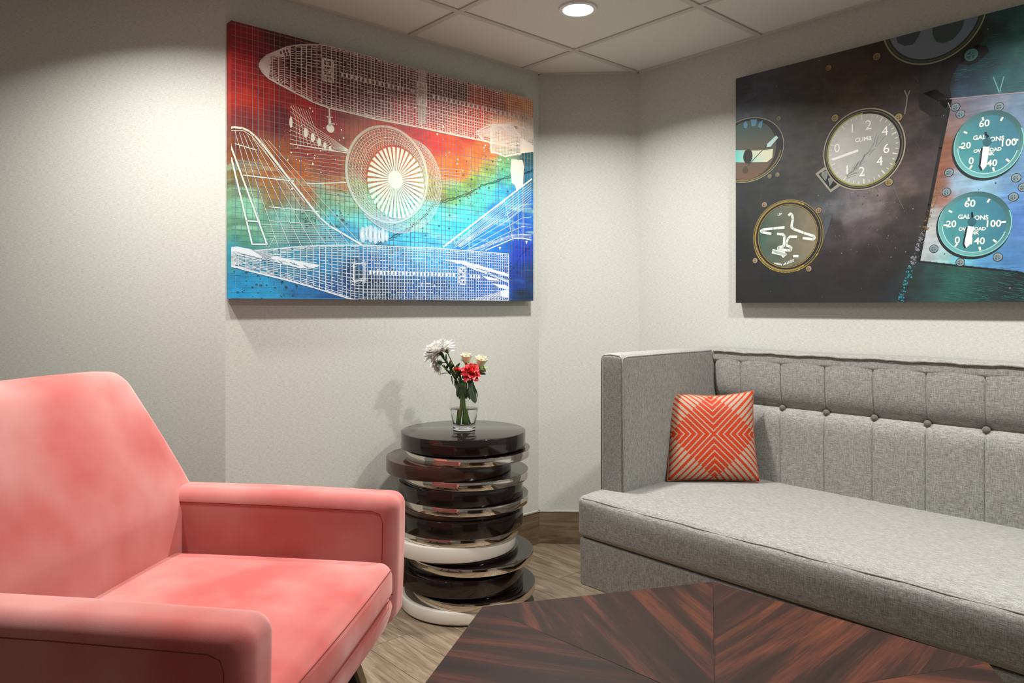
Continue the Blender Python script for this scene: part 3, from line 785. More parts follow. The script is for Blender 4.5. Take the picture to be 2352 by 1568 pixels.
# broad leaves around the neck, some inside the glass
rl2 = random.Random(41)
for (par, a, b, n_) in ((m1, (1018, 822), (1050, 872), 9), (m2, (1020, 846), (1048, 872), 6), (c1, (1060, 868), (1086, 880), 5)):
    for k in range(n_):
        t_ = (k+0.5)/n_; px, py = a[0]+(b[0]-a[0])*t_, a[1]+(b[1]-a[1])*t_
        leaf_on(par, hl(px, py, TD-0.02+rl2.uniform(-0.015, 0.02)), Vector((rl2.uniform(-0.5, 0.5), rl2.uniform(-0.6, 0.1), rl2.uniform(0.35, 1))), Vector((rl2.uniform(-1, 1), -1, 0.2)), rl2.uniform(0.022, 0.040), rl2.uniform(0.007, 0.014), rl2.uniform(-0.1, 0.2))
for k in range(7):
    px, py = 1052+k*6, 884+rl2.uniform(-4, 14)
    leaf_on(c1 if k % 2 else c2, hl(px, py, TD+rl2.uniform(-0.012, 0.012)), Vector((rl2.uniform(-0.15, 0.15), 0.05, -1)), Vector((rl2.uniform(-0.6, 0.6), -1, 0)), rl2.uniform(0.035, 0.06), rl2.uniform(0.014, 0.022), 0.05)
for (px, py, D, d, L, wd_, par) in ((1062, 872, TD-0.02, (-0.1, -0.1, -1), 0.06, 0.026, c1), (1080, 873, TD-0.012, (0.15, -0.1, -1), 0.085, 0.030, c1), (1088, 890, TD+0.01, (0.08, 0.0, -1), 0.06, 0.026, c1), (1070, 868, TD, (0.1, -0.3, 1), 0.03, 0.02, c1),
                                    (1046, 868, TD-0.01, (0.2, -0.1, -1), 0.05, 0.016, c2), (1056, 862, TD-0.02, (0.3, -0.4, 1), 0.034, 0.014, c2), (1042, 850, TD-0.03, (0.7, -0.2, 0.8), 0.04, 0.010, c3), (1098, 856, TD, (1, -0.2, -0.15), 0.032, 0.010, c1)):
    leaf_on(par, hl(px, py, D), Vector(d), Vector((0.2, -1, 0.1)), L, wd_, 0.08)

# ================================================================== paintings
_NT = {}
def vnoise(x, y, seed):
    """smooth value noise on arrays"""
    T = _NT.get(seed)
    if T is None: T = _NT[seed] = np.random.RandomState(seed).rand(64, 64)
    xi = np.floor(x).astype(int); yi = np.floor(y).astype(int); fx = x-xi; fy = y-yi
    fx = fx*fx*(3-2*fx); fy = fy*fy*(3-2*fy)
    g = lambda a, b: T[a % 64, b % 64]
    return (g(xi,yi)*(1-fx)+g(xi+1,yi)*fx)*(1-fy) + (g(xi,yi+1)*(1-fx)+g(xi+1,yi+1)*fx)*fy
def fbm(x, y, seed, o=4):
    s = 0; a = 0.5; t = 0
    for k in range(o): s = s + a*vnoise(x*2**k, y*2**k, seed+k); t += a; a *= 0.55
    return s/t
LINV = np.vectorize(lin)
class Print:
    """flat printed shapes on a canvas: polygons in canvas metres (u, v), painted in layers"""
    def __init__(s, u0, u1, v0, v1): s.b = (u0, u1, v0, v1); s.v = []; s.f = []; s.c = []
    def clip(s, poly):
        u0, u1, v0, v1 = s.b
        for p, n in ((V2(u0, 0), V2(1, 0)), (V2(u1, 0), V2(-1, 0)), (V2(0, v0), V2(0, 1)), (V2(0, v1), V2(0, -1))):
            if not poly: return None
            poly = clip_poly(poly, p, n)
        return poly if poly and len(poly) > 2 else None
    def poly(s, pts, c, layer=0, raw=False):
        pts = [p if isinstance(p, Vector) else V2(*p) for p in pts]
        if not raw: pts = s.clip(pts)
        if not pts: return
        a = 0.0
        for i in range(len(pts)): a += pts[i].x*pts[(i+1)%len(pts)].y - pts[(i+1)%len(pts)].x*pts[i].y
        if abs(a) < 1e-9: return
        if a < 0: pts = pts[::-1]
        i0 = len(s.v); z = 0.0004 + layer*0.00013
        for p in pts: s.v.append((p.x, p.y, z)); s.c.append(c(p.x, p.y) if callable(c) else c)
        s.f.append(tuple(range(i0, i0+len(pts))))
    def line(s, pts, w, c, layer=3):
        pts = [p if isinstance(p, Vector) else V2(*p) for p in pts]
        for a, b in zip(pts, pts[1:]):
            d = b-a
            if d.length < 1e-6: continue
            d.normalize(); n = V2(-d.y, d.x)*w/2; e = d*w*0.25
            s.poly([a-e-n, b+e-n, b+e+n, a-e+n], c, layer)
    def disc(s, c0, rx, ry, c, layer=2, n=48, a0=0.0, a1=2*math.pi, rot=0.0):
        pts = []
        for i in range(n):
            a = a0+(a1-a0)*i/(n if a1-a0 > 6.28 else n-1); x, y = rx*math.cos(a), ry*math.sin(a)
            pts.append(V2(c0[0]+x*math.cos(rot)-y*math.sin(rot), c0[1]+x*math.sin(rot)+y*math.cos(rot)))
        s.poly(pts, c, layer)
    def ring(s, c0, rx, ry, w, c, layer=3, n=64, a0=0.0, a1=2*math.pi):
        for i in range(n):
            b0 = a0+(a1-a0)*i/n; b1 = a0+(a1-a0)*(i+1)/n
            P = lambda a, k: V2(c0[0]+(rx+k)*math.cos(a), c0[1]+(ry+k)*math.sin(a))
            s.poly([P(b0, -w/2), P(b0, w/2), P(b1, w/2), P(b1, -w/2)], c, layer)
    def text(s, txt, c0, size, c, layer=6, rot=0.0, xs=1.0, bold=0.0):
        cu = bpy.data.curves.new('t', 'FONT'); cu.body = txt; cu.size = size; cu.align_x = 'CENTER'; cu.align_y = 'CENTER'; cu.offset = bold; cu.resolution_u = 3
        ob = bpy.data.objects.new('t', cu); col.objects.link(ob)
        me = ob.to_mesh()
        for p in me.polygons:
            pts = []
            for vi in p.vertices:
                q = me.vertices[vi].co; x, y = q.x*xs, q.y
                pts.append(V2(c0[0]+x*math.cos(rot)-y*math.sin(rot), c0[1]+x*math.sin(rot)+y*math.cos(rot)))
            s.poly(pts, c, layer, raw=True)
        ob.to_mesh_clear(); bpy.data.objects.remove(ob); bpy.data.curves.remove(cu)
    def build(s, name, m, parent):
        me = bpy.data.meshes.new(name); me.from_pydata(s.v, [], s.f)
        at_ = me.color_attributes.new('Col', 'FLOAT_COLOR', 'POINT')
        arr = np.ones((len(s.v), 4), dtype=np.float32); arr[:, :3] = np.array([c[:3] for c in s.c]); at_.data.foreach_set('color', arr.ravel())
        return link_mesh(name, me, m, parent)
def print_mat(name, grain, rough=0.65, scale=300):
    m = mat(name, (1,1,1,1), rough); t = NT(m)
    vc = t.new('ShaderNodeVertexColor'); vc.layer_name = 'Col'
    n = t.noise(t.coord('Object', (1,1,1)), scale, 1, 0.65)
    k = t.ramp(n, [(0.25, (1-grain,)*3+(1,)), (0.75, (1+grain*0.0,)*3+(1,))])
    t.base(t.mix(1.0, vc.outputs[0], k, 'MULTIPLY'))
    return m
def canvas_mesh(name, b, th, colfn, nu, nv, m, parent):
    u0, u1, v0, v1 = b
    uu = np.linspace(u0, u1, nu+1); vv = np.linspace(v0, v1, nv+1); UU, VV = np.meshgrid(uu, vv)
    C = colfn(UU, VV)                               # (nv+1, nu+1, 3) linear
    verts = [(float(a), float(bb), 0.0) for a, bb in zip(UU.ravel(), VV.ravel())]; w = nu+1
    faces = [(j*w+i, j*w+i+1, (j+1)*w+i+1, (j+1)*w+i) for j in range(nv) for i in range(nu)]
    cols = C.reshape(-1, 3).tolist()
    rim = [i for i in range(w)] + [(j+1)*w-1 for j in range(1, nv+1)] + [nv*w+i for i in range(nu-1, -1, -1)] + [j*w for j in range(nv-1, 0, -1)]
    base = len(verts)
    for r_ in rim: x, y, _ = verts[r_]; verts.append((x, y, -th)); cols.append(cols[r_])
    n = len(rim)
    for i in range(n): faces.append((rim[i], base+i, base+(i+1)%n, rim[(i+1)%n]))
    faces.append(tuple(base+i for i in range(n))[::-1])
    me = bpy.data.meshes.new(name); me.from_pydata(verts, [], faces)
    at_ = me.color_attributes.new('Col', 'FLOAT_COLOR', 'POINT'); arr = np.ones((len(verts), 4), dtype=np.float32); arr[:, :3] = np.clip(np.array(cols), 0, 1); at_.data.foreach_set('color', arr.ravel())
    return link_mesh(name, me, m, parent)
def shepard(pts, UU, VV, gain, p=3.2):
    num = np.zeros(UU.shape+(3,)); den = np.zeros(UU.shape)
    for (u, v, c) in pts:
        w = 1.0/(((UU-u)**2+(VV-v)**2)**(p/2)+1e-6); num += w[..., None]*np.array(c)[None, None, :]; den += w
    return num/den[..., None]*gain
def painting(name, label, P0, dr, nrm, th):
    """canvas frame: local x along the wall, local y up, local z out of the wall"""
    root = empty(name); tag(root, label, 'painting')
    o = P0 + nrm*th
    root.matrix_world = Matrix(((dr.x, 0, nrm.x, o.x), (dr.y, 0, nrm.y, o.y), (0, 1, 0, 0), (0, 0, 0, 1)))
    def pick(px, py):
        r_ = ray(px, py); d2 = V2(r_.x, r_.y); D = o.dot(nrm)/d2.dot(nrm); p = d2*D
        return V2((p-o).dot(dr), HC + r_.z*D)
    return root, pick
ART_GAIN = 1.0

# ---------------------------------------------------------------- left painting: aircraft blueprint
TH_P = 0.042
artL, PL_ = painting('aircraft_painting', 'large red to blue canvas print of aircraft blueprint line drawings on the left wall', P1, U, NL, TH_P)
uL0, uL1 = PL_(531, 300).x, PL_(1225, 300).x
vL1 = (PL_(531, 47).y+PL_(1225, 228).y)/2; vL0 = (PL_(531, 686).y+PL_(1225, 690).y)/2
bL = (uL0, uL1, vL0, vL1)
keyL = [(550,80,130,25,25),(560,135,165,38,35),(545,175,150,30,32),(560,235,190,58,42),(560,262,105,42,44),(650,85,66,18,28),(620,150,120,28,34),(610,210,160,45,36),(640,275,95,30,32),(700,262,165,44,36),(740,290,150,38,34),(700,335,140,46,30),(690,120,60,26,36),
 (780,150,75,36,40),(860,170,84,44,48),(860,240,112,50,58),(760,220,110,34,42),(930,170,96,54,56),(1000,200,92,52,54),(1000,260,150,52,52),(1060,215,70,42,40),(1100,250,200,66,40),(1140,225,150,50,30),(1180,230,210,110,50),(1215,240,228,150,84),(1190,275,238,180,140),(1150,300,240,170,120),(1215,300,236,220,200),
 (545,360,120,62,34),(560,400,165,104,52),(545,420,96,110,70),(620,420,178,108,52),(620,460,132,112,58),(700,400,176,98,48),(700,440,186,116,58),(760,370,150,60,36),(770,430,182,112,60),(650,380,150,80,40),
 (545,475,130,196,160),(580,480,150,220,190),(640,490,140,210,196),(560,505,96,140,104),(620,515,100,160,130),(560,545,84,150,122),(700,500,110,170,150),(740,470,130,190,150),(760,500,90,200,220),(700,545,70,130,130),
 (540,580,60,150,170),(560,640,52,140,186),(600,660,60,160,206),(540,670,56,156,206),(640,640,50,130,176),(680,600,70,150,180),(700,660,44,110,168),(760,600,60,140,190),(760,670,30,80,140),(800,640,24,60,110),
 (830,650,14,36,58),(870,660,12,30,52),(920,650,20,56,100),(960,670,30,84,150),(860,600,50,110,180),(930,600,70,150,220),(1000,600,76,166,232),(1050,600,60,140,220),(1000,650,26,78,146),(1080,640,34,96,180),(1140,660,44,110,206),(1120,600,40,120,220),
 (1200,590,30,70,186),(1190,640,24,62,150),(1200,680,18,44,70),(1215,640,22,60,110),(1200,520,44,100,210),(1215,470,50,120,200),(1150,500,60,150,230),(1100,540,60,150,226),(1150,440,70,180,220),(1190,440,60,160,210),
 (1000,555,90,196,240),(960,560,96,206,240),(1000,500,92,220,214),(1060,490,100,224,206),(1060,520,84,206,236),(1110,450,96,226,196),(1130,420,90,190,150),(1170,400,90,190,160),(1215,400,40,110,140),(1215,350,26,90,100),
 (1040,440,112,176,92),(1080,420,120,160,70),(1120,395,140,170,84),(1160,370,120,180,110),(1010,430,160,150,66),(1050,385,222,112,52),(1010,395,214,116,60),(1100,360,220,120,60),(1130,340,210,120,70),(1000,330,214,58,44),(1050,340,216,80,48),(960,300,190,50,46),(940,275,170,48,46),(1080,300,196,60,44),
 (870,350,196,88,52),(900,320,180,66,48),(840,380,190,96,52),(870,420,206,140,90),(930,400,200,120,64),(970,430,170,160,90),(900,450,160,220,160),(850,460,150,220,170),(940,480,120,224,196),(830,500,110,210,210),(880,520,110,200,230),(920,540,96,200,236),(800,540,80,170,214),(780,470,140,200,160),(820,440,160,180,110),(860,550,90,176,224)]
kp = [(PL_(a, b).x, PL_(a, b).y, LINV(np.array([r_, g, bb], dtype=float))) for a, b, r_, g, bb in keyL]
def colL(UU, VV):
    dx = (fbm(UU*9, VV*14, 5)-0.5)*0.09; dy = (fbm(UU*6+9, VV*16, 15)-0.5)*0.07
    C = shepard(kp, UU+dx, VV+dy, ART_GAIN, 4.0)
    n = fbm(UU*34, VV*52, 25, 4); C *= (0.62+0.76*n)[..., None]
    n2 = fbm(UU*14, VV*60, 45, 3); C *= (0.80+0.4*n2)[..., None]
    # pale brush streaks in the green and teal band
    vmid = PL_(600, 470).y; st_ = np.clip(fbm(UU*7, VV*40, 75, 4)-0.60, 0, 1)*5*np.exp(-((VV-vmid)/0.16)**2)
    C = C*(1-st_[..., None]*0.6) + np.array([0.42, 0.85, 0.62])*0.6*st_[..., None]
    L = C.mean(axis=2, keepdims=True); C = L + (C-L)*1.12
    return np.clip(C, 0.004, 0.95)
M_CANVAS = print_mat('printed_canvas', 0.16, 0.6, 420); M_INK = print_mat('printed_ink', 0.06, 0.6, 420)
canvL = canvas_mesh('canvas', bL, TH_P-0.003, colL, 420, 272, M_CANVAS, artL)
PR = Print(*bL)
def ink(u, v):
    k = (v-vL0)/(vL1-vL0)
    st = [(0.0, (0.84,0.90,0.98)), (0.34, (0.78,0.95,0.98)), (0.5, (0.82,0.97,0.80)), (0.66, (0.95,0.88,0.68)), (0.85, (0.90,0.70,0.62)), (1.0, (0.86,0.66,0.60))]
    for (a, ca), (b, cb) in zip(st, st[1:]):
        if k <= b: t_ = (k-a)/(b-a); return tuple(0.88*(x+(y-x)*t_) for x, y in zip(ca, cb))
    return st[-1][1]
def faint(al):
    def f(u, v):
        c = colcache(u, v); i = ink(u, v); return tuple(x*(1-al)+y*al for x, y in zip(c, i))
    return f
_gu = np.linspace(uL0, uL1, 90); _gv = np.linspace(vL0, vL1, 60); _GU, _GV = np.meshgrid(_gu, _gv); _GC = np.clip(shepard(kp, _GU, _GV, ART_GAIN, 4.0), 0, 1)
def colcache(u, v):
    i = min(89, max(0, int((u-uL0)/(uL1-uL0)*89+0.5))); j = min(59, max(0, int((v-vL0)/(vL1-vL0)*59+0.5))); return tuple(_GC[j, i])
P = PL_
PXM = 0.00165                                           # about one photo pixel on this canvas, in metres
def gridc(al):
    def f(u, v):
        c = colcache(u, v); a_ = al*max(0.12, min(1.0, (v-vL0)/(vL1-vL0)*1.5-0.35)); return tuple(x*(1-a_)+y*a_ for x, y in zip(c, (0.85, 0.5, 0.45)))
    return f
# background graph-paper lines
du = abs(P(643, 150).x - P(541, 150).x)/8
k = 0; u = P(540.6, 150).x
while u < uL1:
    PR.line([(u, vL0), (u, vL1)], 0.0012 if k % 4 else 0.0022, gridc(0.34 if k % 4 == 3 else 0.17), 0); u += du; k += 1
k = 0; v = vL1-0.5*du
while v > vL0:
    PR.line([(uL0, v), (uL1, v)], 0.0012 if k % 4 else 0.0022, gridc(0.30 if k % 4 == 2 else 0.15), 0); v -= du*0.98; k += 1
def interp(pts, x):
    for (a, ya), (b, yb) in zip(pts, pts[1:]):
        if a <= x <= b: return ya + (yb-ya)*(x-a)/max(1e-9, b-a)
    return pts[0][1] if x < pts[0][0] else pts[-1][1]
rl = random.Random(5)
def hull(upper, lower, xs_of, nlon, w, dash=0.0, skipw=0.0):
    """wireframe body between two outlines given in photo pixels"""
    up = [(P(a, b).x, P(a, b).y) for a, b in upper]; lo = [(P(a, b).x, P(a, b).y) for a, b in lower]
    ua, ub = max(up[0][0], lo[0][0]), min(up[-1][0], lo[-1][0])
    us = []
    u = ua
    while u < ub: us.append(u); u += xs_of((u-ua)/(ub-ua))
    us.append(ub)
    for u in us:
        a, b = interp(lo, u), interp(up, u)
        if b-a > 0.002: PR.line([(u, a), (u, b)], w*rl.uniform(0.8, 1.25), ink, 2)
    for k in range(1, nlon):
        f = 0.5-0.5*math.cos(math.pi*k/nlon); f = 0.55*f+0.45*k/nlon
        for a, b in zip(us, us[1:]):
            if rl.random() < skipw: continue
            p0 = V2(a, interp(lo, a)*(1-f)+interp(up, a)*f); p1 = V2(b, interp(lo, b)*(1-f)+interp(up, b)*f)
            if rl.random() < dash: p1 = p0.lerp(p1, rl.uniform(0.45, 0.8))
            PR.line([p0, p1], w*rl.uniform(0.6, 1.1), ink, 2)
    PR.line(up, w*1.5, ink, 3); PR.line(lo, w*2.0, ink, 3)
PXL = lambda pts: [P(a, b) for a, b in pts]
# --- upper fuselage
up1 = [(595,149),(599,139),(612,127),(636,117),(660,107),(690,103),(720,102),(745,104),(772,110),(900,143),(1000,169),(1100,195),(1225,228)]
lo1 = [(595,151),(602,165),(617,180),(640,193),(680,214),(720,235),(755,248),(800,258),(860,273),(958,291),(1054,312),(1112,324),(1150,332),(1225,345)]
hull(up1, lo1, lambda t_: (0.0185+0.006*math.exp(-t_*9)) if t_ < 0.22 else (0.0150 if t_ < 0.5 else 0.0132), 22, 0.0026, dash=0.16, skipw=0.06)
PR.poly(PXL([(595,150),(599,139),(612,127),(619,124),(622,140),(620,160),(617,178),(602,165)]), ink, 3)
PR.poly(PXL([(619,126),(640,117),(660,109),(668,116),(666,128),(650,131),(636,129)]), ink, 3)
for i, (a, b) in enumerate(((645,121),(652,118),(659,117),(655,125),(662,124))): PR.disc(P(a, b), 0.0042, 0.0060, (0.20,0.05,0.06), 4, 12)
def door(x0, y0, x1, y1, sl, w=0.008, inner=True):
    q = [(x0,y0),(x1,y0+sl),(x1,y1+sl),(x0,y1)]; pts = PXL(q+q[:1])
    PR.line(pts, w, ink, 4)
    if inner:
        for f in (0.30, 0.52, 0.75): PR.line([P(x0, y0+(y1-y0)*f), P(x1, y0+sl+(y1-y0)*f)], w*rl.uniform(0.5, 1.1), ink, 4)
        for k in range(26):
            a, b = rl.uniform(x0, x1), rl.uniform(y0, y1); PR.disc(P(a, b+sl*(a-x0)/(x1-x0)), 0.004*rl.random()+0.0015, 0.004*rl.random()+0.0015, ink, 4, 7)
door(742,135,765,184,5); door(959,188,979,238,5,0.006); door(836,210,897,263,9,0.0034,False)
for k in range(20):
    PR.line([P(964+k*0.9-4, 160), P(964+k*0.9-4, 285)], 0.0009, ink, 2)
def windows(xa, ya, xb, yb, n, r_, rows=1):
    for k in range(n):
        t_ = k/(n-1); c0 = P(xa+(xb-xa)*t_, ya+(yb-ya)*t_)
        PR.poly([c0+V2(-r_*0.55,-r_), c0+V2(r_*0.3,-r_*1.05), c0+V2(r_*0.6,-r_*0.2), c0+V2(r_*0.45,r_), c0+V2(-r_*0.5,r_*0.9)], ink, 4)
        for j in range(5):
            PR.disc(c0+V2(rl.uniform(-1.4,1.4)*r_, rl.uniform(-1.6,1.6)*r_), 0.0016, 0.0016, ink, 4, 6)
windows(786,171,925,204,14,0.0085); windows(945,209,950,210,2,0.006); windows(996,222,1137,254,15,0.0085); windows(1150,257,1210,273,7,0.0085)
# nose gear
PR.line(PXL([(756,250),(757,272)]), 0.006, ink, 4); PR.line(PXL([(757,270),(757,288)]), 0.010, ink, 4); PR.line(PXL([(750,268),(764,270)]), 0.003, ink, 4); PR.line(PXL([(758,284),(768,285)]), 0.004, ink, 4); PR.disc(P(758.5,295), 0.0165, 0.0155, ink, 4, 24)
# wing root fan with oval cut-outs
for k in range(9):
    t_ = k/8; PR.line(PXL([(666, 245+t_*85), (720, 290+t_*48), (800, 350+t_*4-6)]), 0.0014, ink, 2)
for k in range(8):
    t_ = k/7; PR.line(PXL([(668+t_*40, 240+t_*14), (680+t_*44, 275+t_*22), (681+t_*60, 332+t_*9)]), 0.0013, ink, 2)
for (a, b, rx, ry) in ((668,281,.006,.020),(702,305,.0085,.0185),(718,316,.008,.017),(733,326,.0075,.015),(746,334,.0068,.012),(758,340,.006,.008)): PR.disc(P(a, b), rx, ry, ink, 4, 20)
PR.line(PXL([(666,330),(801,352)]), 0.0034, ink, 3)
for y in range(340, 432, 9): PR.line(PXL([(666 if y < 365 else 700, y), (800, y+10+(y-340)*0.1)]), 0.0011, faint(0.6), 2)
PR.line(PXL([(705,422),(797,419)]), 0.0034, ink, 3)
# --- engine
ec = P(892, 401); erx = (P(985,401)-P(799,401)).x/2; ery = (P(892,292)-P(892,511)).y/2
hub = P(908, 413); brx = (P(976,413)-P(845,413)).x/2; bry = (P(909,338)-P(909,503)).y/2; hc = P(910.5, 420)
for k in range(6):
    t_ = k/5; PR.ring(ec.lerp(hc, t_*0.5), erx+(brx*1.06-erx)*t_, ery+(bry*1.06-ery)*t_, 0.0014, ink, 2, 72)
for k in range(84):
    a = 2*math.pi*k/84; tw = 0.28
    PR.line([(ec.x+erx*math.cos(a), ec.y+ery*math.sin(a)), (hc.x+brx*1.05*math.cos(a+tw), hc.y+bry*1.05*math.sin(a+tw))], 0.0012, ink, 2)
    PR.line([(ec.x+erx*math.cos(a), ec.y+ery*math.sin(a)), (hc.x+brx*1.05*math.cos(a-tw), hc.y+bry*1.05*math.sin(a-tw))], 0.0011, faint(0.7), 2)
PR.ring(ec, erx, ery, 0.0085, faint(0.62), 4, 90); PR.ring(ec, erx*1.02, ery*1.02, 0.0022, faint(0.9), 4, 90); PR.ring(ec, erx*0.975, ery*0.98, 0.0022, faint(0.9), 4, 90)
NBL = 38
for k in range(NBL):
    a = 2*math.pi*k/NBL; q = 0.052; r0 = 0.20
    e = lambda an, f: V2(hub.x*(1-f)+hc.x*f + brx*f*math.cos(an), hub.y*(1-f)+hc.y*f + bry*f*math.sin(an))
    PR.poly([e(a-0.06, r0), e(a+0.06, r0), e(a+q+0.02, 1.0), e(a-q+0.02, 0.985)], ink, 4)
PR.disc(hub, 0.034, 0.036, ink, 5, 36)
for k in range(40): 
    a = rl.uniform(0, 6.28); r_ = 0.030*math.sqrt(rl.random()); PR.disc((hub.x+r_*math.cos(a)+0.004, hub.y+r_*math.sin(a)+0.002), 0.0012, 0.0012, (0.55,0.66,0.55), 6, 6)
for k in range(11):
    t_ = k/10; cc = ec + V2(erx*0.20*t_+erx*0.04, -ery*0.12*t_); s_ = 1.0+0.10*math.sin(t_*1.8)
    pts = [(cc.x+erx*s_*(1.0+0.05*t_)*math.cos(a), cc.y+ery*s_*0.99*math.sin(a)) for a in [R(62-t_*14) + (R(-128-t_*6)-R(62-t_*14))*i/40 for i in range(41)]]
    PR.line(pts, 0.0014, faint(0.85), 2)
for k in range(30):
    a = R(58-6.2*k); PR.line([(ec.x+erx*math.cos(a), ec.y+ery*math.sin(a)), (ec.x+erx*0.13+erx*1.10*math.cos(a-0.10), ec.y-ery*0.07+ery*1.06*math.sin(a-0.10)), (ec.x+erx*0.24+erx*1.13*math.cos(a-0.22), ec.y-ery*0.14+ery*1.06*math.sin(a-0.22))], 0.0012, faint(0.8), 2)
for y in range(385, 432, 7): PR.line(PXL([(1000, y), (1058-(y-400)*0.2, y+5)]), 0.0012, faint(0.55), 2)
PR.line(PXL([(1058,392),(1056,412),(1046,430)]), 0.0014, faint(0.6), 2)
# shaft under the engine
for (a, b, rx, ry) in ((833,539,.014,.030),(842,535,.010,.028),(851,537,.014,.034),(862,540,.014,.034),(871,541,.009,.026),(879,541,.012,.028),(888,543,.009,.020)):
    PR.disc(P(a, b), rx, ry, faint(0.75), 4, 24); PR.ring(P(a, b), rx*0.8, ry*0.85, 0.0018, faint(0.35), 5, 24); PR.disc(P(a-1, b+1), rx*0.35, ry*0.4, ink, 5, 16)
# --- tail fin at the left
fin = [(522,296),(536,292),(556,294),(572,301),(585,312),(600,328),(640,380),(700,456),(735,500),(757,519),(785,535),(830,562)]
PR.line(PXL(fin), 0.0068, ink, 4); PR.line(PXL([(531,300),(558,300),(578,312),(620,364),(700,465)]), 0.0022, ink, 3)
for (a, b, c_, d_, w) in ((531,362,579,561,.006),(528,330,613,561,.006),(579,561,613,561,.005),(566,507,594,509,.005),(540,330,590,345,.003),(559,402,674,416,.004),(618,475,731,486,.003),(620,507,758,517,.002)):
    PR.line(PXL([(a, b), (c_, d_)]), w, ink, 4)
for k in range(9):
    x = 540+k*9.5; x2 = 612+k*27; y0 = 302+k*2.5; PR.line(PXL([(x, y0), (x2, 566 if k < 5 else 560)]), 0.0015, ink, 2)
for k in range(9): PR.line(PXL([(601+k*3, 515+k*5.4), (758+k*5, 520+k*4.6)]), 0.0013, ink, 2)
PR.line(PXL([(531,330),(524,480)]), 0.002, ink, 2); PR.line(PXL([(632,541),(617,568)]), 0.0015, ink, 2)
# --- lower fuselage
up2 = [(531,578),(560,577),(610,573),(700,565),(770,563),(840,563),(1000,570),(1168,583)]
lo2 = [(531,612),(545,614),(560,619),(650,641),(720,660),(800,685),(830,690),(1168,690)]
hull(up2, lo2, lambda t_: 0.0250 if t_ < 0.30 else (0.0180 if t_ < 0.42 else 0.0128), 19, 0.0023, dash=0.22, skipw=0.10)
PR.line(PXL([(1168,583),(1168,690)]), 0.004, ink, 3)
PR.poly(PXL([(531,567),(545,566),(575,572),(630,588),(612,596),(560,583),(540,577),(531,579)]), ink, 5)
PR.poly(PXL([(575,572),(630,588),(700,602),(732,608),(730,613),(712,617),(685,615),(650,606),(612,596)]), ink, 5)
for k in range(30): a = rl.uniform(600, 715); PR.line(PXL([(a, 590+(a-600)*0.20+rl.uniform(-2,3)), (a+rl.uniform(4,12), 593+(a-600)*0.20+rl.uniform(-1,3))]), 0.0012, (0.12,0.30,0.42), 6)
for k in range(60): PR.disc(P(rl.uniform(531, 541), rl.uniform(581, 606)), 0.003*rl.random()+0.001, 0.003*rl.random()+0.001, ink, 4, 6)
PR.line(PXL([(531,580),(548,584),(600,598)]), 0.003, ink, 4)
door(812,605,838,643,1,0.004,False)
for (a, b) in ((813,604),(836,604),(813,646),(836,644)):
    for k in range(9):
        an = k*0.7; PR.line([P(a, b), P(a+9*math.cos(an), b+8*math.sin(an))], 0.0014, ink, 4)
door(1054,614,1068,652,1,0.006,True)
windows(850,625,1042,631,24,0.0080); windows(1082,635,1100,636,4,0.0080)
door(968,651,998,657,1,0.002,False)
PR.poly(PXL([(1017,597),(1045,598),(1068,600),(1110,612),(1168,629),(1168,636),(1120,622),(1060,606)]), ink, 5)
PR.poly(PXL([(1060,606),(1100,618),(1168,642),(1168,650),(1130,634),(1090,620)]), faint(0.85), 5)
PR.poly(PXL([(1106,632),(1140,640),(1148,645),(1120,643)]), ink, 5); PR.poly(PXL([(1130,650),(1160,655),(1168,658),(1168,666),(1145,660)]), ink, 5); PR.poly(PXL([(1150,668),(1168,664),(1168,684),(1150,680)]), ink, 5)
for k in range(34): a = rl.uniform(1078, 1166); PR.line([P(a, 610+(a-1060)*0.24+rl.uniform(0,8)), P(a+rl.uniform(5,14), 612+(a-1056)*0.24+rl.uniform(0,9))], 0.0012, (0.10,0.22,0.45), 6)
for k in range(9): PR.line(PXL([(1080+k*9, 690), (1168, 664+k*1.5)]), 0.0018, ink, 4)
# --- engine nacelle at the right edge
PR.poly(PXL([(1198,317),(1225,334),(1225,349),(1196,352)]), ink, 4)
nac = [(1127,290),(1168,288),(1178,293),(1196,315),(1196,352),(1160,359),(1127,347)]
PR.line(PXL(nac+nac[:1]), 0.007, ink, 5)
for k in range(20): x = 1129+k*3.4; PR.line(PXL([(x, 290 if x < 1175 else 290+(x-1175)*1.2), (x, 349+min(8, k*0.7))]), 0.0028, ink, 4)
for k in range(20): y = 292+k*3.1; PR.line(PXL([(1127, y), (1176+min(20, k*1.8), y+4)]), 0.0028, ink, 4)
for k in range(14): PR.line(PXL([(1092+k*2.4, 304+k*(1.8 if k < 7 else 0.9)), (1150, 286+k*0.4), (1225, 272+k*6)]), 0.0018, ink, 3)
for k in range(26): PR.line(PXL([(1180, 290), (1225, 285+k*1.9)]), 0.0011, faint(0.8), 3)
PR.line(PXL([(1092,304),(1112,322),(1127,330)]), 0.004, ink, 4); PR.line(PXL([(1092,304),(1110,294),(1130,286),(1175,286)]), 0.004, ink, 4)
for k in range(50): PR.disc(P(rl.uniform(1195,1224), rl.uniform(262, 300)), 0.006*rl.random(), 0.007*rl.random(), ink, 4, 7)
# --- blade plate
PR.poly(PXL([(1174,365),(1200,368),(1203,382),(1202,405),(1201,425),(1186,437),(1182,425),(1175,420),(1172,392)]), faint(0.85), 4)
for k in range(16): y = 370+k*3.2; PR.line(PXL([(1176+ (k%3), y), (1199, y+2)]), 0.0009, (0.45,0.62,0.85), 5)
for k in range(18): PR.disc(P(1186+rl.uniform(-4,6), 400+k*2), 0.0016, 0.0016, (0.35,0.5,0.75), 5, 6)
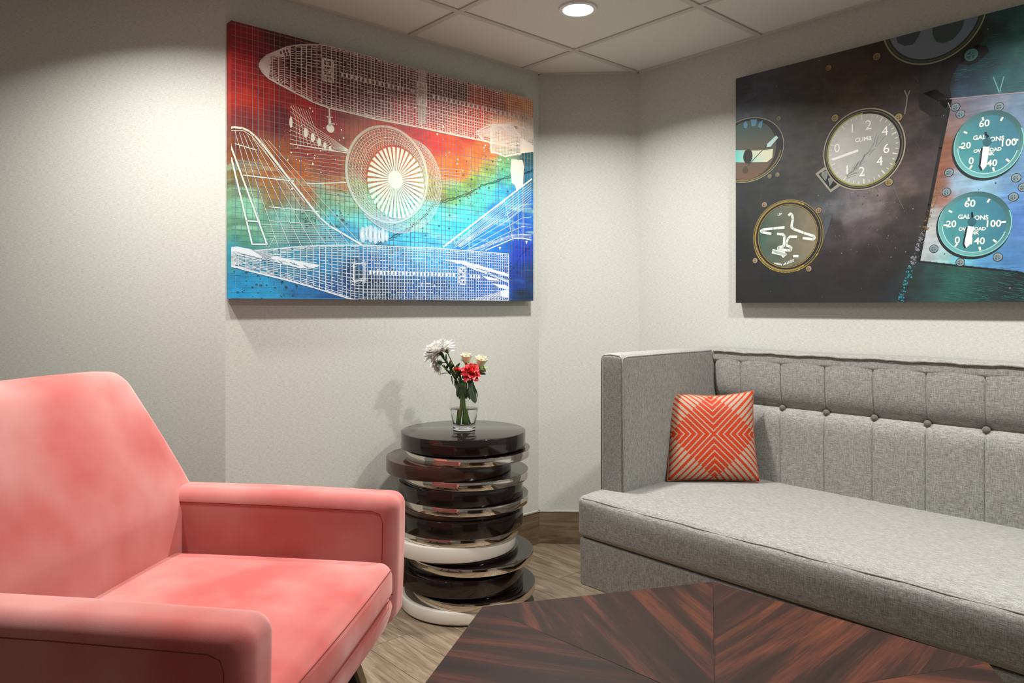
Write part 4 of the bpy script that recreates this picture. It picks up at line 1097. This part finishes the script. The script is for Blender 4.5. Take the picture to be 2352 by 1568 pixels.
# --- wing at the right
PR.line(PXL([(1018,567),(1221,411)]), 0.0072, ink, 4)
for k in range(1, 9): PR.line(PXL([(1046+k*1.2, 560+k*1.0) if k > 3 else (1046, 555+k*3), (1158, 458+k*5+ (k>3)*2)]), 0.0016, ink, 3)
for k in range(1, 9): PR.line(PXL([(1160, 460+k*6.2), (1220, 414+k*5.6)]), 0.0016, ink, 3)
for k, (y0, y1, y2) in enumerate(((569,490,470),(571,506,480),(573,520,500),(574,534,520),(575,543,538))):
    PR.line(PXL([(1043+k*15, y0), (1166, y1), (1200, y2), (1220, y2+ (2 if k > 2 else -2))]), 0.0018, ink, 3)
PR.line(PXL([(1115,575),(1178,548),(1200,547),(1220,551)]), 0.0044, ink, 4)
for (a, b, c_, d_) in ((1158,458,1177,549),(1178,444,1178,553),(1190,436,1190,552),(1201,427,1201,551),(1077,522,1077,573),(1043,546,1043,562),(1110,561,1113,571),(1131,552,1134,562),(1149,543,1152,552)): PR.line(PXL([(a, b), (c_, d_)]), 0.0019, ink, 3)
for k in range(4): PR.line(PXL([(1075+k*4, 575), (1176, 538+k*2.4), (1200, 537+k*3), (1220, 539+k*3.4)]), 0.0013, ink, 3)
for (a, b) in ((1209,556),(1148,570)): PR.poly(PXL([(a-2.6,b-3),(a+2.6,b-3),(a,b+5)]), ink, 4)
# --- crack and specks
def jag(pts, n, amp, w, c, layer, rr):
    P_ = PXL(pts); out = []
    for a, b in zip(P_, P_[1:]):
        for i in range(n): out.append(a.lerp(b, i/n)+V2(rr.uniform(-amp, amp), rr.uniform(-amp, amp)))
    out.append(P_[-1]); PR.line(out, w, c, layer)
crk = [(862,562),(900,545),(940,528),(975,495),(1000,466),(1040,455),(1075,445),(1105,428),(1140,417),(1172,405),(1200,402),(1225,392)]
dk = lambda u, v: tuple(0.25*x+0.01 for x in colcache(u, v))
rc = random.Random(9)
for k in range(4): jag([(a, b+rc.uniform(-4, 4)) for a, b in crk], 9, 0.004, 0.0018+0.001*(k == 0), dk, 1, rc)
jag([(1225,560),(1200,580),(1185,610),(1170,620)], 12, 0.006, 0.0014, dk, 1, rc)
for k in range(330):
    t_ = rc.random(); i = int(t_*(len(crk)-1)); a, b = crk[i]; r_ = rc.random()**4*0.0042+0.0007
    PR.disc(P(a+rc.uniform(-60, 60), b+rc.gauss(0, 26)), r_*rc.uniform(0.7, 1.6), r_, dk, 1, 7)
for k in range(150): r_ = rc.random()**4*0.004+0.0007; PR.disc(P(rc.uniform(690, 800), rc.gauss(500, 30)), r_*1.4, r_, dk, 1, 7)
for k in range(120): r_ = rc.random()**4*0.004+0.0006; PR.disc(P(rc.uniform(531, 700), rc.uniform(615, 686)), r_*1.4, r_, dk, 1, 7)
wsp = lambda u, v: (0.95, 0.86, 0.62)
for k in range(260): r_ = rc.random()**4*0.0036+0.0006; PR.disc(P(rc.uniform(640, 800) if k % 2 else rc.uniform(1000, 1180), rc.gauss(345, 45)), r_, r_, wsp, 1, 6)
PR.build('printed_drawing', M_INK, canvL)

# ---------------------------------------------------------------- right painting: cockpit instruments
artR, PRr = painting('cockpit_painting', 'large dark canvas print of worn cockpit gauges on the wall above the sofa', P2, -W, NR, TH_P)
uR0 = PRr(1690, 400).x; uR1 = uR0 + (uL1-uL0)
vR1 = (PRr(1689, 182).y + PRr(2290, 24).y)/2; vR0 = (PRr(1691, 696).y + PRr(2340, 692).y)/2
bR = (uR0, uR1, vR0, vR1)
keyR = [(1700,200,52,56,66),(1750,220,66,70,82),(1720,260,72,78,88),(1780,280,66,70,72),(1820,200,62,60,60),(1880,190,60,50,44),(1930,180,62,42,32),(1980,150,66,46,34),(2010,110,40,26,18),(1850,260,62,60,54),(1900,230,70,60,52),(1960,220,78,62,52),(2020,200,60,46,38),(2080,190,52,40,34),(2130,150,34,28,24),
 (1820,330,58,60,58),(1850,380,60,58,54),(1840,430,50,52,50),(1720,440,36,40,40),(1790,440,38,42,42),(1700,560,20,22,24),(1700,680,22,22,22),(1780,660,20,22,24),(1880,660,26,24,22),(1900,600,36,30,30),(1960,640,28,22,22),(2040,640,24,24,26),(2060,690,22,40,46),(1900,450,56,60,62),(1920,480,92,94,98),(1960,480,110,104,108),(2000,460,116,104,104),(1980,520,78,66,70),(1930,520,50,42,46),(2040,480,80,66,66),(2060,540,40,32,32),(2000,580,34,28,28),
 (2100,260,64,52,50),(2080,300,70,60,54),(2110,330,46,36,36),(2120,390,66,54,56),(2090,420,90,74,70),(2100,480,46,38,38),(2080,580,30,28,30),(2110,640,24,40,40),(2140,220,24,16,16),(2160,180,16,12,12),(2165,280,30,20,24),(2150,120,28,28,32),
 (2200,60,20,34,40),(2230,110,12,22,30),(2260,150,14,60,72),(2220,180,18,54,70),(2300,120,16,84,84),(2340,60,22,100,92),(2340,160,18,90,96),(2300,180,20,92,100),(2280,60,10,34,38),(2350,110,26,110,100),(2320,30,16,70,70),(2200,215,40,70,96),
 (2140,640,20,64,58),(2200,650,24,84,72),(2260,660,18,56,56),(2320,660,14,30,40),(2340,640,12,26,36),(2400,640,14,30,40),(2400,100,20,90,90),(2480,80,14,60,66),(2480,660,10,24,30),(2480,500,16,50,70)]
kr_ = [(PRr(a, b).x, PRr(a, b).y, LINV(np.array([r_, g, bb], dtype=float))) for a, b, r_, g, bb in keyR]
kpan = [(PRr(a, b).x, PRr(a, b).y, LINV(np.array(c_, dtype=float))) for a, b, c_ in ((2200,250,(120,110,124)),(2185,290,(140,112,104)),(2170,330,(132,76,46)),(2160,380,(140,80,54)),(2150,420,(138,86,64)),(2160,455,(142,92,70)),(2240,240,(112,120,140)),(2300,235,(120,132,156)),(2345,240,(96,130,160)),(2200,420,(130,170,196)),(2260,425,(128,178,206)),(2320,420,(90,140,180)),(2345,380,(80,130,170)),(2140,500,(168,172,172)),(2125,560,(170,178,180)),(2130,595,(160,172,172)),(2160,600,(140,190,190)),(2200,600,(80,180,200)),(2260,605,(60,140,190)),(2320,600,(50,120,180)),(2345,500,(50,110,180)),(2340,450,(70,130,190)),(2400,500,(40,90,150)),(2400,260,(90,130,160)))]
pan = [PRr(a, b) for a, b in ((2184,226),(2420,206),(2420,640),(2335,622),(2230,611),(2110,598),(2135,470),(2160,340))]
def inside(poly, X, Y):
    r_ = np.zeros(X.shape, bool); n = len(poly)
    for i in range(n):
        a, b = poly[i], poly[(i+1)%n]; c = ((a.y > Y) != (b.y > Y)) & (X < (b.x-a.x)*(Y-a.y)/((b.y-a.y)+1e-12)+a.x); r_ ^= c
    return r_
def colR(UU, VV):
    dx = (fbm(UU*9, VV*12, 105)-0.5)*0.08; dy = (fbm(UU*8+4, VV*12, 115)-0.5)*0.08
    C = shepard(kr_, UU+dx, VV+dy, 1.05, 3.6)
    Cp = shepard(kpan, UU+dx*0.6, VV+dy*0.6, 1.05, 3.6)*(0.72+0.56*fbm(UU*10, VV*150, 155, 3))[..., None]
    n = fbm(UU*40, VV*50, 125, 4); n3 = fbm(UU*10, VV*120, 135, 3)
    C *= (0.45+0.75*n+0.35*n3)[..., None]
    m_ = inside(pan, UU, VV)[..., None]
    # torn rusty paint edge on the plate
    C = np.where(m_, Cp*(0.75+0.5*n)[..., None], C)
    L = C.mean(axis=2, keepdims=True); C = L+(C-L)*0.86
    return np.clip(C, 0.002, 0.9)
canvR = canvas_mesh('canvas', bR, TH_P-0.003, colR, 420, 272, M_CANVAS, artR)
PR = Print(*bR); P = PRr
rr = random.Random(31)
def c8(r_, g, b): return tuple(lin(x) for x in (r_, g, b))
def grad(c0, ca, cb, d, span):
    def f(u, v):
        t_ = max(0, min(1, 0.5+((u-c0[0])*d[0]+(v-c0[1])*d[1])/span)); return tuple(x*(1-t_)+y*t_ for x, y in zip(ca, cb))
    return f
def ell(x0, x1, y0, y1): c0 = P((x0+x1)/2, (y0+y1)/2); return c0, (P(x1, (y0+y1)/2)-P(x0, (y0+y1)/2)).x/2, (P((x0+x1)/2, y0)-P((x0+x1)/2, y1)).y/2
def rdisc(c0, rx, ry, cf, layer, n=8, seg=56):
    """disc drawn as rings of quads, so a colour function reads smoothly"""
    for k in range(n):
        f0, f1 = k/n, (k+1)/n
        for i in range(seg):
            a, b = 2*math.pi*i/seg, 2*math.pi*(i+1)/seg
            q = [V2(c0[0]+rx*f*math.cos(t_), c0[1]+ry*f*math.sin(t_)) for f, t_ in ((f0,a),(f1,a),(f1,b),(f0,b))]
            if k == 0: q = q[1:] if False else [q[0], q[1], q[2]]
            PR.poly(q, cf, layer)
def screw(px, py, r_=0.010, c=c8(150,140,110)):
    c0 = P(px, py); PR.disc(c0, r_*1.15, r_*1.15, c8(18,16,14), 2, 16); PR.disc(c0, r_, r_, c, 3, 16); PR.disc(c0+V2(-r_*0.1, -r_*0.1), r_*0.6, r_*0.6, tuple(x*0.35 for x in c), 4, 14)
    PR.line([c0+V2(-r_*0.6,0), c0+V2(r_*0.6,0)], r_*0.22, c, 5); PR.line([c0+V2(0,-r_*0.6), c0+V2(0,r_*0.6)], r_*0.22, c, 5)
# plate edges, seam
PR.line([P(2184,226), P(2160,340), P(2135,470), P(2110,598)], 0.011, c8(14,14,16), 1); PR.line([P(2110,600), P(2230,613), P(2335,624), P(2430,642)], 0.005, c8(12,18,22), 1); PR.line([P(2182,227), P(2430,205)], 0.004, c8(150,140,150), 2)
# stains
for pts, c_ in (([(2178,90),(2210,70),(2250,66),(2262,84),(2240,120),(2200,150),(2180,190),(2186,228),(2172,250),(2150,230),(2120,215),(2146,205),(2156,170),(2166,130)], c8(12,10,10)), ([(2110,215),(2150,205),(2180,226),(2170,262),(2140,268),(2112,250)], c8(20,13,15)), ([(2212,118),(2240,104),(2266,104),(2272,118),(2250,140),(2225,150),(2206,146)], c8(6,14,18))):
    PR.poly(PXL2 := [P(a, b) for a, b in pts], c_, 1)
# gauge: climb
c0, rx, ry = ell(1888, 2076, 250, 436)
PR.poly([P(a, b) for a, b in ((1893,384),(1873,399),(1908,442),(1932,425),(1940,405))], c8(150,146,134), 2)
PR.poly([P(a, b) for a, b in ((1896,390),(1880,400),(1908,435),(1926,421),(1936,404))], c8(24,22,22), 3); PR.poly([P(a, b) for a, b in ((1888,395),(1898,392),(1902,402),(1896,416),(1886,402))], c8(120,128,120), 4); PR.poly([P(a, b) for a, b in ((1902,410),(1910,406),(1914,416),(1906,428))], c8(120,128,120), 4)
PR.disc(c0, rx, ry, c8(30,30,28), 3); PR.ring(c0, rx*0.99, ry*0.99, 0.0045, c8(158,150,130), 5); PR.ring(c0, rx*0.93, ry*0.93, 0.004, c8(96,92,78), 5); PR.ring(c0, rx*0.885, ry*0.885, 0.005, c8(150,150,70), 5, a0=R(90), a1=R(330))
rdisc(c0, rx*0.87, ry*0.87, lambda u, v: tuple(x*(1.0-0.42*max(0, min(1, ((u-c0.x)/rx-(v-c0.y)/ry*0.4+0.55)/1.4)))*(0.86+0.28*float(fbm(np.array([u*40.]), np.array([v*40.]), 205)[0])) for x in c8(186,187,182)), 4)
def spot(x, y): return P(x, y)
WHT = c8(244,242,234)
for tx, x, y, s_ in (('0',1923,341,.046),('2',1995,288,.050),('4',2033,302,.048),('6',2036,342,.048),('4',2021,371,.046),('2',1980,395,.048),('1',1946,391,.046),('1',1958,296,.046)): PR.text(tx, spot(x, y), s_, WHT, 7)
PR.text('CLIMB', spot(1983, 320), 0.021, WHT, 7, bold=0.0004)
PR.line([P(1970,346), P(1911,367)], 0.009, c8(236,236,228), 7)
for k in range(40):
    a = R(200-k*9.0)
    if not (R(-165) < a): continue
    f1 = 0.84; f0 = 0.74 if k % 4 == 0 else 0.78
    PR.line([(c0.x+rx*f0*math.cos(a), c0.y+ry*f0*math.sin(a)), (c0.x+rx*f1*math.cos(a), c0.y+ry*f1*math.sin(a))], 0.003 if k % 4 else 0.005, c8(214,210,190), 7)
for k in range(26): a = rr.uniform(0, 1); PR.line([P(1940+70*a+rr.uniform(-6,6), 415-80*a), P(1940+70*a+rr.uniform(4,26), 411-84*a-rr.uniform(4,22))], rr.uniform(0.0006, 0.0016), c8(120,120,122), 6)
for a, b in ((1918,271),(2064,269),(2042,418)): screw(a, b, 0.013, c8(150,132,88))
# gauge at the left edge
c0, rx, ry = ell(1636, 1797, 272, 418)
PR.ring(c0, rx, ry, 0.0035, c8(150,148,130), 5); PR.disc(c0, rx*0.98, ry*0.98, c8(34,34,38), 2); PR.ring(c0, rx*0.93, ry*0.95, 0.006, c8(120,104,60), 5, a0=R(-150), a1=R(-10))
rdisc(c0, rx*0.80, ry*0.92, grad(c0, c8(110,80,56), c8(60,92,88), (0, 1), 0.26), 3)
PR.poly([P(a, b) for a, b in ((1660,344),(1740,346),(1776,342),(1774,362),(1762,372),(1700,373),(1660,370))], grad(P(1715,358), c8(90,200,196), c8(220,222,190), (1, 0), 0.10), 5); PR.disc(P(1718,359), 0.021, 0.030, c8(30,34,36), 6, 24)
for q in (((1708,284),(1714,278),(1718,286),(1715,295),(1709,293)), ((1724,275),(1739,274),(1736,289),(1727,291)), ((1744,282),(1752,276),(1751,287),(1748,295),(1741,291))): PR.poly([P(a, b) for a, b in q], c8(92,146,176), 5)
PR.line([P(1718,380), P(1760,336)], 0.003, c8(60,60,54), 7); PR.poly([P(a, b) for a, b in ((1761,338),(1763,330),(1783,311),(1788,316),(1770,337))], c8(190,226,224), 7)
PR.disc(P(1712,391), 0.013, 0.014, c8(70,60,44), 6, 20)
for a, b in ((1789,272),(1768,405),(1786,401)): screw(a, b, 0.009, c8(130,124,90))
# gauge: aeroplane
c0, rx, ry = ell(1727, 1889, 458, 626)
PR.disc(c0, rx, ry, c8(22,20,16), 2); PR.ring(c0, rx*0.985, ry*0.985, 0.004, c8(130,110,54), 5); PR.ring(c0, rx*0.93, ry*0.94, 0.0055, c8(196,170,84), 5, a0=R(60), a1=R(300)); PR.ring(c0, rx*0.93, ry*0.94, 0.003, c8(120,112,84), 5); PR.ring(c0, rx*0.84, ry*0.86, 0.003, c8(150,120,60), 5); PR.ring(c0, rx*0.99, ry*0.99, 0.003, c8(220,190,90), 5, a0=R(200), a1=R(330))
gcol = lambda u, v: tuple(x*(0.7+0.6*float(fbm(np.array([u*30.]), np.array([v*30.]), 305)[0])) for x in [a*(1-t_)+b*t_ for t_ in [max(0, min(1, 0.5+(u-c0.x)/rx*0.6))] for a, b in zip(c8(52,84,74), c8(128,116,92))])
rdisc(c0, rx*0.82, ry*0.84, gcol, 4)
Z6 = lambda a, b: P(1680+a*0.1849, 420+b*0.1849)
NEON = c8(226,238,226)
for pts in (((715,400),(735,382),(755,395),(765,450),(752,510),(750,550),(775,572),(900,620),(1025,660),(1035,680),(1015,700),(895,685)), ((655,552),(520,565),(395,580),(370,598),(385,612),(490,630)), ((575,632),(640,640),(660,660),(655,740),(650,785),(590,798),(582,812),(620,825),(700,838),(735,835),(745,810),(730,790),(690,780),(685,745),(705,690),(730,668),(810,668)), ((515,850),(600,870),(680,890)), ((680,880),(640,915))):
    PR.line([Z6(a, b) for a, b in pts], 0.0095, NEON, 7)
PR.line([Z6(520,850), Z6(650,878)], 0.018, NEON, 7); PR.line([Z6(775,908), Z6(828,908)], 0.009, NEON, 7)
PR.text('UP', Z6(600, 393), 0.015, WHT, 7); [PR.line([Z6(535+k*16, 990+k*3), Z6(545+k*16, 1006+k*3)], 0.003, WHT, 7) for k in range(6)]
for k in range(9): PR.line([Z6(650+k*15, 1020-k*5), Z6(655+k*15+rr.uniform(-8,8), 1000-k*7)], 0.0025, WHT, 7)
for a, b in ((410,270),(1085,340),(295,965),(962,1065)): q = (1680+a*0.1849, 420+b*0.1849); screw(q[0], q[1], 0.011, c8(150,128,100))
# big gauge cut by the top edge
c0, rx, ry = ell(2022, 2262, -70, 146)
PR.disc(c0, rx, ry, c8(34,40,36), 2, 80); PR.ring(c0, rx*0.985, ry*0.985, 0.005, c8(140,140,110), 5, 80); PR.ring(c0, rx*0.93, ry*0.93, 0.006, c8(64,78,64), 5, 80)
rdisc(c0, rx*0.88, ry*0.88, grad(c0, c8(118,122,134), c8(86,116,130), (0.7, 0.7), 0.4), 3, 8, 80)
for q in (((2058,84),(2062,98),(2078,106),(2098,102),(2110,84),(2118,66),(2090,72)), ((2142,60),(2142,80),(2150,96),(2166,100),(2190,90),(2210,66),(2216,44),(2180,50))): PR.poly([P(a, b) for a, b in q], c8(56,70,72), 5)
screw(2014, 130, 0.013, c8(130,112,76)); screw(2231, 126, 0.020, c8(70,120,118)); screw(1903, 156, 0.011, c8(140,110,70))
# gallon gauges
def gallons(x0, x1, y0, y1, txt, needle, top):
    c0, rx, ry = ell(x0, x1, y0, y1)
    PR.disc(c0+V2(-0.004,-0.006), rx*1.02, ry*1.02, c8(14,26,30), 2); rdisc(c0, rx, ry, grad(c0, c8(110,176,176), c8(20,66,72), (0.6, 0.75), 0.26), 3, 2, 64); PR.ring(c0, rx*0.985, ry*0.985, 0.003, c8(120,190,186), 5, a0=R(150), a1=R(380)); PR.ring(c0, rx*0.87, ry*0.87, 0.003, c8(150,206,200), 6, a0=R(180), a1=R(340))
    rdisc(c0, rx*0.85, ry*0.85, lambda u, v: tuple(x*(0.82+0.36*float(fbm(np.array([u*26.]), np.array([v*26.]), 405)[0])) for x in (grad(c0, c8(70,146,146), c8(44,104,130), (0.8, 0.2), 0.2)(u, v))), 4, 8, 56)
    for t_, x, y, s_ in txt: PR.text(t_, P(x, y), s_*0.86, c8(222,228,216), 7, R(-3), bold=0.0006)
    (ax, ay), (bx, by) = needle; A, B = P(ax, ay), P(bx, by); d = (B-A).normalized(); n = V2(-d.y, d.x)
    PR.poly([A-n*0.0095, A+n*0.0095, A.lerp(B, 0.82)+n*0.0085, B, A.lerp(B, 0.82)-n*0.0085], c8(226,238,232), 9)
    PR.poly([q-V2(0.006, 0.002) for q in (A-n*0.0095, A+n*0.0095, A.lerp(B, 0.82)+n*0.0085, B, A.lerp(B, 0.82)-n*0.0085)], c8(14,30,36), 8)
    (tx, ty) = top; T = P(tx, ty); PR.line([A+V2(0.002, 0), A+V2(-0.004, 0.02), A+V2(0.004, 0.034), A.lerp(T, 0.85), T], 0.006, c8(16,36,42), 8); PR.disc(A+V2(0.002, 0.016), 0.013, 0.013, c8(40,92,104), 9, 20)
    for a in (100, 60, 178, 145, 0, -45, -78, -128): a = R(a); PR.line([(c0.x+rx*0.74*math.cos(a), c0.y+ry*0.74*math.sin(a)), (c0.x+rx*0.83*math.cos(a), c0.y+ry*0.83*math.sin(a))], 0.006, c8(216,222,206), 7)
gallons(2188, 2350, 254, 408, (('60',2261,284,.036),('GAL',2250,316,.023),('ONS',2290,319,.023),('20',2219,335,.034),('100',2316,328,.036),('OVERLOAD',2268,345,.0175),('TANK',2267,354,.0175),('0',2231,370,.036),('40',2279,375,.034)), ((2266,337),(2258,391)), (2264,304))
gallons(2152, 2322, 440, 589, (('60',2228,468,.038),('GAL',2215,498,.023),('ONS',2254,500,.023),('20',2185,515,.036),('100',2281,514,.036),('OVERLOAD',2233,526,.0175),('TANK',2232,535,.0175),('0',2199,552,.038),('140',2244,554,.036)), ((2231,520),(2220,569)), (2233,488))
for a, b in ((2206,262),(2195,246),(2295,245),(2180,396),(2174,441),(2334,408),(2328,452),(2350,430),(2145,571),(2206,602),(2292,590)): screw(a, b, 0.0125, c8(120,140,146))
# scratches, worn speckles
for k in range(520):
    a, b = rr.uniform(1690, 2352), rr.uniform(40, 694)
    if k < 260: a, b = rr.gauss(1985, 70), rr.gauss(480, 60)
    r_ = rr.random()**5*0.0026+0.0006; PR.disc(P(a, b), r_, r_, rr.choice((c8(130,122,112), c8(100,76,56), c8(90,98,102), c8(60,64,66))), 1, 6)
for k in range(420):
    t_ = rr.random(); a = 2066+(2160-2066)*t_+rr.gauss(0, 4); b = 694-(694-420)*t_; r_ = rr.random()**3*0.0030+0.0007
    PR.disc(P(a, b), r_, r_, c8(40,140,150) if t_ < 0.3 else (c8(130,130,140) if t_ < 0.6 else c8(130,100,60)), 1, 6)
for k in range(70):
    a, b = rr.uniform(1880, 2130), rr.uniform(150, 560); PR.line([P(a, b), P(a+rr.uniform(2, 10), b+rr.uniform(-14, 22))], rr.uniform(0.0005, 0.0010), c8(88,76,66), 1)
for k in range(130):
    a, b = rr.uniform(2150, 2345), rr.uniform(620, 690); PR.line([P(a, b), P(a+rr.uniform(10, 40), b+rr.uniform(2, 6))], rr.uniform(0.0006, 0.0012), c8(40,110,96), 1)
for k in range(120):
    a, b = rr.uniform(2180, 2350), rr.uniform(60, 215); PR.line([P(a, b), P(a+rr.uniform(6, 26), b-rr.uniform(-1, 3))], rr.uniform(0.0006, 0.0012), c8(40,120,118), 1)
PR.line([P(2178,236), P(2182,246), P(2186,252)], 0.002, c8(180,170,160), 2); PR.line([P(2078,208), P(2084,222), P(2082,240), P(2078,262)], 0.004, c8(130,126,120), 2); PR.line([P(2090,208), P(2084,222)], 0.003, c8(130,126,120), 2)
PR.line([P(2282,178), P(2290,198), P(2296,214)], 0.003, c8(110,170,170), 2); PR.line([P(2306,176), P(2300,196), P(2296,214)], 0.003, c8(110,170,170), 2)
PR.line([P(2050,420), P(2062,452), P(2076,480)], 0.0014, c8(110,104,100), 2)
PR.poly([P(a, b) for a, b in ((1884,532),(1896,500),(1912,490),(1904,520),(1890,560),(1880,580))], c8(70,80,82), 1)
PR.build('printed_gauges', M_INK, canvR)
